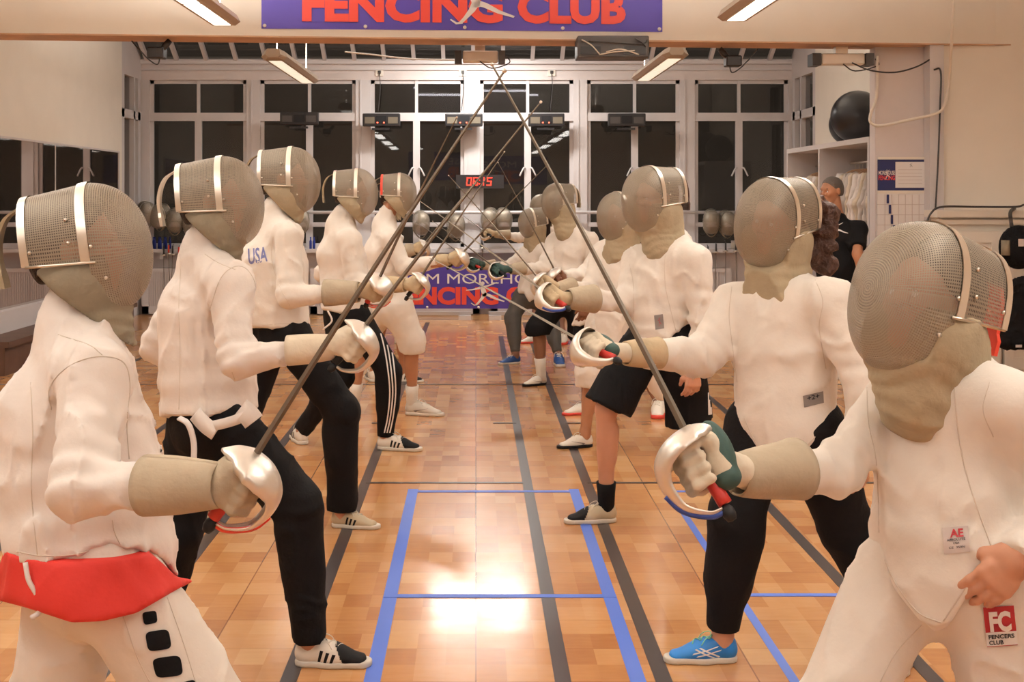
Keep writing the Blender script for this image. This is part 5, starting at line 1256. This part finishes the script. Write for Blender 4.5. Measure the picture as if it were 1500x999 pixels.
R2 = fencer('woman fencer with curly auburn hair, black leggings and bright blue shoes', 4.35, dict(
    H=(1134, 323, 0), N=(1146, 420, .02), C=(1150, 492, .02), P=(1148, 610, 0), sw=(1078, 450, .10), so=(1218, 442, -.14), ew=(1030, 522, .02), ww=(952, 524, -.08), eo=(1268, 560, -.22), wo=(1262, 668, -.26),
    hf=(1080, 968), tf=(972, 968), hr=(1322, 958), tr=(1312, 990), kf=(1078, 758, -.03), kr=(1240, 772, .02)), -1, (-.76, -.62, -.12), mup=(.28, 0, 1),
    pants='legg', shoes='blue', hem=[(1000, 600), (1080, 612), (1105, 650), (1130, 690), (1142, 696), (1156, 690), (1200, 640), (1232, 610), (1300, 600)],
    chest=(.175, .145), waist=(.155, .130), hip=(.165, .140), res=.009, amp=.006, sr=(.082, .066, .050), legr=(.118, .088, .052), seed=8.8, glove=M_glove_w, gm=M_glove, gl_len=.10, gcuff=(.036, .050), bib=M_bib, hair=M_hairbr, tail=curls, strap=M_band, bibf=.078, mscale=.97,
    ohand=((-.1, .0, -1), (.6, -.8, 0), (-.8, -.5, 0), dict(curl=.45)),
    sabre_kw=dict(base=(852, 500, 4.15), tip=(636, 376), label='sabre of the woman in black leggings, guard seen from outside', grip=M_gripr, knuck=(-.6, -.8, -.3), pad=M_green, tipd=1))
R3 = fencer('fencer in black knee shorts with black socks, third in the right line', 6.2, dict(
    H=(955, 290, 0), N=(985, 352, .02), C=(975, 400, .02), P=(970, 488, 0), sw=(934, 380, .12), so=(1018, 380, -.14), ew=(918, 440, .0), ww=(850, 440, -.15), eo=(1028, 470, -.18), wo=(1016, 540, -.20),
    hf=(903, 764), tf=(826, 766), hr=(1075, 760), tr=(1068, 786), kf=(888, 600, -.03), kr=(1010, 622, .04)), -1, (-.85, -.50, -.06), mup=(.03, 0, 1),
    pants='shorts', shoes=('tan', 'white'), hem=[(880, 470), (922, 470), (930, 498), (945, 507), (975, 498), (1000, 482), (1050, 470)], chest=(.165, .130), waist=(.15, .125), hip=(.155, .13), res=.010, amp=.007, seed=9.3, socks=(M_black, .11), legr=(.105, .070, .05),
    gl_len=.12, gcuff=(.040, .066), mscale=1.02, ohand=((-.05, -.1, -1), (.3, -.9, 0), (-.8, -.3, 0), dict(curl=.5)), hair=M_hairbr, skin=M_skin, strap=M_hairbr, sr=(.070, .058, .050),
    sabre_kw=dict(base=(793, 424, 6.0), tip=(618, 292), label='sabre of the fencer in black knee shorts, guard with red lining', grip=M_gripr, ins=M_blue_ins, knuck=(-.8, -.55, -.3), tipd=1))
R4 = fencer('fencer in white breeches peering from behind the fencer in black knee shorts', 8.1, dict(
    H=(908, 316, 0), N=(915, 362, .02), C=(912, 400, .02), P=(905, 468, 0), sw=(880, 385, .12), so=(945, 385, -.12), ew=(862, 425, .0), ww=(828, 432, -.1), eo=(950, 430, -.15), wo=(930, 475, -.2),
    hf=(868, 654), tf=(831, 656), hr=(1012, 652), tr=(1006, 668), kf=(868, 545, -.02), kr=(972, 555, .02)), -1, (-.88, -.45, -.05),
    pants='knick', pm=M_knick, skin=M_skin2, shoes='white', hem=[(800, 470), (860, 470), (880, 500), (905, 520), (960, 470), (1000, 470)], chest=(.15, .12), waist=(.145, .12), hip=(.155, .13), res=.012, seed=10.1, legr=(.125, .105, .05), gl_len=.1, cuff=.10,
    sabre_kw=dict(base=(786, 404, 7.9), tip=(660, 254), label='sabre held beside the knee-shorts fencer by the one behind', grip=M_gripk, knuck=(-.6, -.3, -.7), tipd=1))
R5b = fencer('bare-handed fencer in black shorts and red-soled shoes, mostly hidden in the right line', 9.6, dict(
    H=(922, 312, 0), N=(918, 345, .02), C=(896, 385, .02), P=(876, 440, 0), sw=(882, 365, .10), so=(912, 370, -.10), ew=(856, 402, 0), ww=(828, 404, -.1), eo=(880, 415, -.25), wo=(858, 446, -.30),
    hf=(868, 606), tf=(831, 608), hr=(966, 604), tr=(960, 617), kf=(858, 520, -.02), kr=(925, 520, .02)), -1, (-.88, -.45, -.05), mscale=.85,
    pants='shorts', skin=M_skin3, shoes='red', hem=[(800, 474), (850, 478), (880, 462), (960, 450)], chest=(.14, .11), waist=(.13, .11), hip=(.14, .12), res=.013, seed=11.4, legr=(.10, .065, .05),
    ohand=((-.2, 0, -1), (.3, -.9, 0), (-.8, -.3, 0), dict(curl=.5)),
    sabre_kw=dict(base=(811, 393, 9.5), tip=(732, 236), label='thin sabre in the bare fist behind the red-lined guard', grip=M_gripk, knuck=(-.5, -.4, -.7), bare=True, tipd=1))
R5 = fencer('tall fencer in black knee-length leggings, fourth masked head from the right wall', 10.8, dict(
    H=(818, 294, 0), N=(838, 332, .02), C=(838, 365, .02), P=(832, 430, 0), sw=(812, 352, .12), so=(866, 352, -.12), ew=(795, 393, .0), ww=(764, 396, -.1), eo=(872, 395, -.16), wo=(862, 440, -.2),
    hf=(800, 563), tf=(767, 566), hr=(880, 560), tr=(876, 572), kf=(788, 482, -.02), kr=(850, 488, .02)), -1, (-.88, -.45, -.06),
    pants='mid', skin=M_skin3, shoes='white', hem=[(700, 440), (808, 432), (820, 452), (840, 452), (880, 440)], chest=(.165, .125), waist=(.15, .12), hip=(.155, .13), res=.013, seed=12., socks=(M_sock, .14), legr=(.11, .095, .05), gl_len=.10, gcuff=(.036, .055), cuff=.05, mscale=.98,
    glove=M_green, sabre_kw=dict(base=(722, 390, 10.6), tip=(636, 322), label='sabre of the tall fencer in knee-length leggings', grip=M_gripk, knuck=(-.6, -.3, -.7), tipd=1))
R6 = fencer('woman fencer with black ponytail, grey leggings and blue shoes', 12.3, dict(
    H=(780, 326, 0), N=(788, 356, .02), C=(784, 380, .02), P=(778, 428, 0), sw=(768, 370, .10), so=(798, 372, -.10), ew=(744, 392, .0), ww=(716, 394, -.06), eo=(805, 400, -.14), wo=(798, 425, -.16),
    hf=(762, 532), tf=(733, 534), hr=(817, 532), tr=(822, 541), kf=(750, 466, -.02), kr=(806, 470, .02)), -1, (-.90, -.35, -.14), mup=(.1, 0, 1),
    pants='legg', pm=M_legg, skin=M_skin3, shoes='navy', hem=[(700, 432), (768, 430), (775, 442), (790, 436), (840, 428)], chest=(.135, .11), waist=(.125, .10), hip=(.135, .12), res=.013, seed=13., hair=M_hairb, tail=ponytail, legr=(.095, .068, .045), gl_len=.10, gcuff=(.034, .050), mscale=.93, sr=(.06, .05, .044),
    glove=M_green, sabre_kw=dict(base=(688, 382, 12.1), tip=(610, 322), label='sabre of the woman in grey leggings', grip=M_gripr, knuck=(-.6, -.3, -.7), tipd=1))
R7 = fencer('rearmost right fencer, half mask and orange-soled shoes visible behind others', 14.2, dict(
    H=(794, 303, 0), N=(800, 325, .02), C=(798, 350, .02), P=(798, 392, 0), sw=(786, 338, .10), so=(812, 338, -.10), ew=(762, 348, .0), ww=(736, 348, -.04), eo=(822, 362, -.14), wo=(815, 388, -.16),
    hf=(790, 502), tf=(766, 503), hr=(826, 501), tr=(820, 508), kf=(786, 444, -.02), kr=(816, 446, .02)), -1, (-.90, -.35, -.04),
    pants='shorts', skin=M_skin3, shoes='red', hem=[(700, 392), (900, 392)], chest=(.135, .11), waist=(.125, .10), hip=(.135, .12), res=.014, seed=14., gl_len=.14, gcuff=(.034, .050), mscale=.92, sr=(.06, .05, .044),
    sabre_kw=dict(base=(711, 340, 14.0), tip=(676, 312), label='sabre of the rearmost right fencer, level with the window masks', grip=M_gripk, knuck=(-.6, -.3, -.7), tipd=1))

# ---- what is sewn on the clothes
def sew():
    r, jk, bj, tr, bt, body, mk, q = L1
    seam(bj, jk, [(85, 450 + 40), (130, 505), (150, 520)]); seam(bj, jk, [(75, 600), (72, 570), (90, 545), (118, 528), (150, 522), (180, 530), (190, 560), (186, 620), (190, 680)], r=.0015)
    seam(bj, jk, [(45, 560), (48, 640), (46, 720), (55, 815)]); seam(bj, jk, [(25, 808), (60, 814), (110, 812), (160, 797)], r=.0015); seam(bj, jk, [(165, 762), (168, 780), (176, 797)])
    # red shirt tail under the jacket
    b = Blob(); S = nrm(q['sw'] - q['so']); b.tube(q['P'] + (0, 0, .04), q['P'] - (-.02, 0, .20), S, .19, .185, .205, .215); hf_ = q['P'] + (.03, -.09, -.09); b.cone(hf_, hf_ + nrm(q['kf'] - q['P']) * .20, .145, .168, k=.06)
    hx = [0, 38, 105, 150, 200, 262, 330]; hv = [880, 890, 912, 910, 898, 862, 830]
    def cut(p):
        uu = U0 + p[:, 0] * FPX / p[:, 1]; vv = V0 + (EYE - p[:, 2]) * FPX / p[:, 1]; return np.maximum((vv - np.interp(uu, hx, hv)) * 2.85 / FPX, np.maximum(p[:, 2] - q['P'][2] - .02, (np.interp(uu, [0, 45, 100, 160, 205, 235, 260, 300], [804, 812, 812, 794, 796, 822, 846, 850]) - vv) * 2.85 / FPX))
    rv, rf = b.mesh(.009, lambda p, d: np.maximum(fold(p, d, .007, 4.), cut(p)))
    mesh('shirt_tail', rv, rf, M_red, r); 
    for (x0, y0, x1, y1, x2, y2, x3, y3) in ((208, 897, 229, 894, 231, 912, 211, 916), (212, 926, 247, 921, 252, 950, 217, 955), (222, 965, 264, 959, 269, 989, 229, 994), (265, 1000, 285, 995, 290, 1012, 270, 1018)):
        rr = [(.5 + .5 * r_ * math.copysign(abs(math.cos(a)) ** .45, math.cos(a)), .5 + .5 * r_ * math.copysign(abs(math.sin(a)) ** .45, math.sin(a))) for r_ in (1, .66, .33) for a in [2 * math.pi * i / 28 for i in range(28)]] + [(.5, .5)]
        ff = [(g * 28 + i, g * 28 + (i + 1) % 28, (g + 1) * 28 + (i + 1) % 28, (g + 1) * 28 + i) for g in (0, 1) for i in range(28)] + [(56 + i, 56 + (i + 1) % 28, 84) for i in range(28)]
        drape_shape(bt, tr, 'black_square', rr, ff, [(x0, y0), (x1, y1), (x2, y2), (x3, y3)], M_black, .003)
    seam(bt, tr, [(245, 875), (268, 940), (290, 1010)]); seam(bt, tr, [(180, 900), (200, 960), (225, 1010)]); 
    mesh('strap_end', *tube(spline([P(37, 824, 2.66), P(42, 850, 2.65), P(54, 872, 2.65), P(58, 895, 2.65), P(46, 905, 2.65)], 5), .0055, 8), M_bwhite, r)
    r, jk, bj, tr, bt, body, mk, q = L2
    seam(bj, jk, [(308, 452), (322, 410), (340, 392), (358, 392), (372, 410), (376, 440)], r=.0015); seam(bj, jk, [(300, 372), (320, 385), (345, 395)])
    seam(bj, jk, [(265, 390), (262, 450), (264, 520), (262, 600)]); seam(bj, jk, [(340, 545), (350, 575), (352, 602)]); seam(bj, jk, [(242, 606), (300, 607), (345, 602), (380, 597)], r=.0014)
    mesh('loose_strap', *ribbon(spline([P(262, 612, 4.12), P(276, 622, 4.10), P(284, 650, 4.10), P(283, 690, 4.10)], 5), (.009, 0, 0)), M_bwhite, r)
    sv = [P(a, b_, 4.35 - .21) for a, b_ in ((285, 606), (310, 630), (355, 622), (384, 600), (372, 592), (345, 604), (318, 612), (300, 603))]
    mesh('waist_band', *join([ribbon(spline([P(286, 606, 4.14), P(300, 622, 4.12), P(316, 634, 4.11)], 6), (.012, 0, .022)), ribbon(spline([P(300, 626, 4.125), P(325, 621, 4.105), P(348, 614, 4.10), P(374, 602, 4.12)], 6), (0, 0, .016)), ribbon(spline([P(352, 598, 4.11), P(364, 608, 4.10), P(372, 618, 4.10)], 6), (.03, 0, .016))]), M_cloth2, r)
    for i, x in enumerate(()): pass
    r, jk, bj, tr, bt, body, mk, q = L3
    V2, F = text2d('USA', 1, 1, .02); drape_shape(bj, jk, 'lettering', fit(V2, 0, 0, 1, 1), F, [(364, 388), (392, 383), (391, 361), (363, 364)], M_usa, .002)
    seam(bj, jk, [(384, 476), (420, 474), (443, 476)], r=.0014); seam(bj, jk, [(400, 345), (398, 380), (410, 420), (425, 448)])
    r, jk, bj, tr, bt, body, mk, q = L4
    for k in range(3):
        pts = [(543 + k * 5.5, 456), (553 + k * 5.5, 474), (562 + k * 5.2, 505), (568 + k * 4.8, 540), (571 + k * 4.3, 575), (568 + k * 4, 610), (563 + k * 4, 634)]
        for a, b_ in ((0, 3),): pass
        sp = spline([np.array([x, y, 0.]) for x, y in pts], 6); A = []; B = []
        for p in sp:
            h1 = cam_hit(bt, p[0] - 1.0, p[1], .004); h2 = cam_hit(bt, p[0] + 1.0, p[1], .004)
            if h1 is not None and h2 is not None: A.append(h1); B.append(h2)
        if len(A) > 2: mesh('side_stripe', A + B, [(i, i + 1, len(A) + i + 1, len(A) + i) for i in range(len(A) - 1)], M_bwhite, tr)
    mesh('loose_strap', *tube(spline([P(480, 455, 7.8), P(486, 470, 7.8), P(474, 482, 7.8)], 5), .006, 6), M_bwhite, r)
    r, jk, bj, tr, bt, body, mk, q = R1
    seam(bj, jk, [(1398, 560), (1402, 620), (1412, 680), (1430, 740), (1452, 800)], r=.0016)
    seam(bj, jk, [(1288, 800), (1312, 855), (1345, 897), (1378, 912)], r=.0017); seam(bj, jk, [(1382, 910), (1405, 875), (1440, 825), (1470, 800)], r=.0017)
    seam(bj, jk, [(1270, 560), (1272, 620), (1284, 680), (1288, 780)]); seam(bj, jk, [(1450, 560), (1440, 600), (1455, 640)])
    Q = [(1383, 812), (1421, 808), (1418, 770), (1380, 773)]; o = drape(bj, jk, 'maker_label', [Q[3], Q[2], Q[1], Q[0]], M_tagl, .0025)
    V2, F = text2d('AE', 1, 1, .03); drape_shape(bj, jk, 'lettering', fit(V2, .28, .60, .80, .92), F, Q, M_fcred, .004)
    for txt, bx in (('ABSOLUTE', (.14, .47, .86, .56)), ('USA', (.38, .34, .62, .42)), ('CE  350N', (.2, .18, .82, .26))):
        V2, F = text2d(txt, 1, 1, .01); drape_shape(bj, jk, 'lettering', fit(V2, *bx), F, Q, M_ink, .004)
    Q = [(1446, 948), (1491, 945), (1485, 887), (1440, 890)]; o = drape(bt, tr, 'club_badge', [Q[3], Q[2], Q[1], Q[0]], M_fcred, .004)
    if o:
        o['label'] = 'dark red club badge sewn on the thigh'
        V2, F = text2d('FC', 1, 1, .05); drape_shape(bt, tr, 'lettering', fit(V2, .16, .36, .86, .88), F, Q, M_bwhite, .0065)
        for txt, bx in (('FENCERS', (.1, .19, .9, .30)), ('CLUB', (.1, .05, .55, .16))):
            V2, F = text2d(txt, 1, 1, .04); 
        drape(bt, tr, 'badge_panel', [(1444, 927), (1489.5, 924), (1491, 944), (1446, 947)], M_bwhite, .006)
        V2, F = text2d('FENCERS', 1, 1, .03); drape_shape(bt, tr, 'lettering', fit(V2, .08, .19, .92, .30), F, Q, M_ink, .0075)
        V2, F = text2d('CLUB', 1, 1, .03); drape_shape(bt, tr, 'lettering', fit(V2, .08, .045, .55, .155), F, Q, M_ink, .0075)
    seam(bt, tr, [(1300, 800), (1330, 860), (1352, 905)]); seam(bt, tr, [(1350, 915), (1310, 960), (1280, 1020)])
    r, jk, bj, tr, bt, body, mk, q = R2
    Q = [(1178, 597), (1207, 590), (1206, 573), (1176, 580)]; o = drape(bj, jk, 'maker_label', [Q[3], Q[2], Q[1], Q[0]], M_tag, .0025)
    if o:
        V2, F = text2d('+2+', 1, 1, .02); drape_shape(bj, jk, 'lettering', fit(V2, .2, .5, .8, .9), F, Q, M_ink, .004)
    seam(bj, jk, [(1090, 612), (1105, 645), (1128, 684), (1140, 690)], r=.0015); seam(bj, jk, [(1143, 690), (1170, 664), (1200, 634), (1222, 612)], r=.0015)
    seam(bj, jk, [(1072, 420), (1068, 460), (1072, 500), (1080, 560)]); seam(bj, jk, [(1190, 400), (1205, 440), (1200, 480), (1210, 540)]); 
    r, jk, bj, tr, bt, body, mk, q = R3
    Q = [(960, 483), (973, 481), (971, 460), (958, 462)]; o = drape(bj, jk, 'maker_label', [Q[3], Q[2], Q[1], Q[0]], M_tag, .0025)
    V2, F = fencer2d(); drape_shape(bj, jk, 'emblem', fit(V2, .35, .2, .75, .8), F, Q, M_fcred, .005) if o else None
    seam(bj, jk, [(978, 355), (974, 380), (975, 420), (984, 460), (990, 484)], r=.0015); seam(bj, jk, [(922, 385), (928, 420), (928, 470)])
    drape(bt, tr, 'side_stripe', [(1036, 520), (1042, 520), (1048, 628), (1038, 630)], M_bwhite, .004)
    r, jk, bj, tr, bt, body, mk, q = R5b
    mesh('belt_cloth', *tube(spline([P(876, 458, 9.35), P(884, 462, 9.35), P(890, 455, 9.4)], 4), .016, 8), M_teal, r)
sew()

# ===== the coach standing by the wardrobe
def coach():
    Y = 11.3; q = lambda u, v, dy=0.: P(u, v, Y + dy)
    root = thing('person', (q(1222, 300)[0], Y, 0), 'bare-headed man in a black T-shirt with a white fencer print, standing by the wardrobe', 'person')
    f, s, u = frame((-.86, -.48, -.06)); s = np.cross(u, f); M3 = np.stack([f, s, u], 1); H = q(1218, 280)
    b = Blob(); N = q(1225, 312); C = q(1225, 350); Pv = q(1228, 440); S = nrm(np.array([.9, -.42, 0])); so = C + S * .19 + (0, 0, .09); sw = C - S * .19 + (0, 0, .09)
    b.tube(Pv, C, S, .15, .12, .16, .11).tube(C, N - (0, 0, .04), S, .15, .10, .07, .06, k=.05).cone(N - (0, 0, .03), H - f * .02 - u * .06, .062, .058).cone(sw, so, .055, .055)
    gr = np.array([q(1228, 290 + FPX * EYE / Y)[0], Y, 0.])
    for sg in (1, -1):
        hp = Pv + S * sg * .09; kn = gr + S * sg * .11 + (0, 0, .48); an = gr + S * sg * .13 + (0, 0, .09)
        b.cone(hp, kn, .085, .056).cone(kn, an, .055, .038).cone(an, an - (0, 0, .05) , .035, .035).cone(an - (0, 0, .055), an - (0, 0, .06) + f * .15, .035, .028)
    e1 = q(1256, 372, -.25); w1 = q(1262, 402, -.30); b.cone(so, e1, .048, .042).cone(e1, w1, .041, .030)
    e2 = sw + np.array([-.02, .05, -.28]); w2 = e2 + np.array([-.05, -.05, -.24]); b.cone(sw, e2, .046, .040).cone(e2, w2, .038, .028)
    parts = [b.mesh(.011), (xform(M3, H, HEAD[0]), HEAD[1]), open_hand(w1, np.array((0, 0, -1.)), np.array((.7, -.7, 0)), np.array((-.7, -.7, 0))).mesh(.006, pad=.01), open_hand(w2, np.array((0, 0, -1.)), np.array((-.8, 0, 0)), np.array((-.2, -.9, 0))).mesh(.006, pad=.01)]
    v, fc = join([(a.tolist() if hasattr(a, 'tolist') else a, c) for a, c in parts]); mesh('body', v, fc, M_skin2, root)
    mesh('eyes', xform(M3, H, EYES[0]), EYES[1], M_bwhite, root)
    mesh('pupils', *join([lathe([(.0001, -.004), (.005, 0), (.0001, .004)], H + M3 @ np.array([.084, sg * .031, 0]), 8) for sg in (1, -1)]), M_ink, root)
    mesh('eyebrows', *join([tube([H + M3 @ np.array([.090, sg * .014, .022]), H + M3 @ np.array([.088, sg * .045, .024])], .004, 6) for sg in (1, -1)]), M_hairb, root)
    hb2 = Blob(); hb2.ell((-.016, 0, .040), (.103, .081, .088)).ell((-.05, 0, -.01), (.060, .076, .070), k=.03); hv2, hf2 = hb2.mesh(.0055, lambda p, d: np.maximum(d + noise3(p * 60) * .002, np.maximum(-d_ell(p, (.085, 0, -.035), (.098, .10, .112)), -(p[:, 2] + .045)))); mesh('hair', xform(M3, H, hv2), hf2, M_hairg, root)
    t = Blob(); t.tube(Pv - (0, 0, .06), Pv + (C - Pv) * .5, S, .175, .15, .175, .15).tube(Pv + (C - Pv) * .5, C, S, .175, .15, .185, .13, k=.06).tube(C, N - (0, 0, .07), S, .18, .12, .09, .08, k=.06).cone(sw, so, .072, .072, k=.05).end(plane(Pv - (0, 0, .06), (0, 0, -1)))
    for a, e in ((so, e1), (sw, e2)):
        d = nrm(e - a); t.cone(a, a + d * .25, .070, .074, k=.05).end(plane(a + d * .21, d), .04)
    t.cone(N - (0, 0, .06), N - (0, 0, .01), .078, .070, k=.03).end(plane(N - (0, 0, .012), (0, 0, 1)), .03)
    tv, tf = t.mesh(.011, lambda p, d: fold(p, d, .006, 20.)); ts = mesh('t_shirt', tv, tf, M_black, root)
    bt = BVHTree.FromPolygons(tv.tolist(), tf.tolist()); V2, F = fencer2d()
    drape_shape(bt, ts, 'fencer_print', fit(V2, 0, 0, 1, 1), F, [(1214, 347), (1243, 345), (1240, 325), (1213, 327)], M_bwhite, .012)
    tr = Blob()
    for sg in (1, -1):
        hp = Pv + S * sg * .09; kn = gr + S * sg * .11 + (0, 0, .48); an = gr + S * sg * .13 + (0, 0, .06); tr.cone(hp, kn, .11, .082).cone(kn, an, .08, .062).end(plane(an, (0, 0, -1)), .04)
    tr.tube(Pv - (0, 0, .05), Pv + (0, 0, .05), S, .168, .14, .165, .135).end()
    mesh('trousers', *tr.mesh(.014, lambda p, d: fold(p, d, .006, 21.)), M_black, root)
    for sg in (1, -1):
        h = gr + S * sg * .13 - f * .05; h[2] = 0; shoe(root, h, h + np.array([f[0], f[1], 0]) * .28, 'silver')
coach()
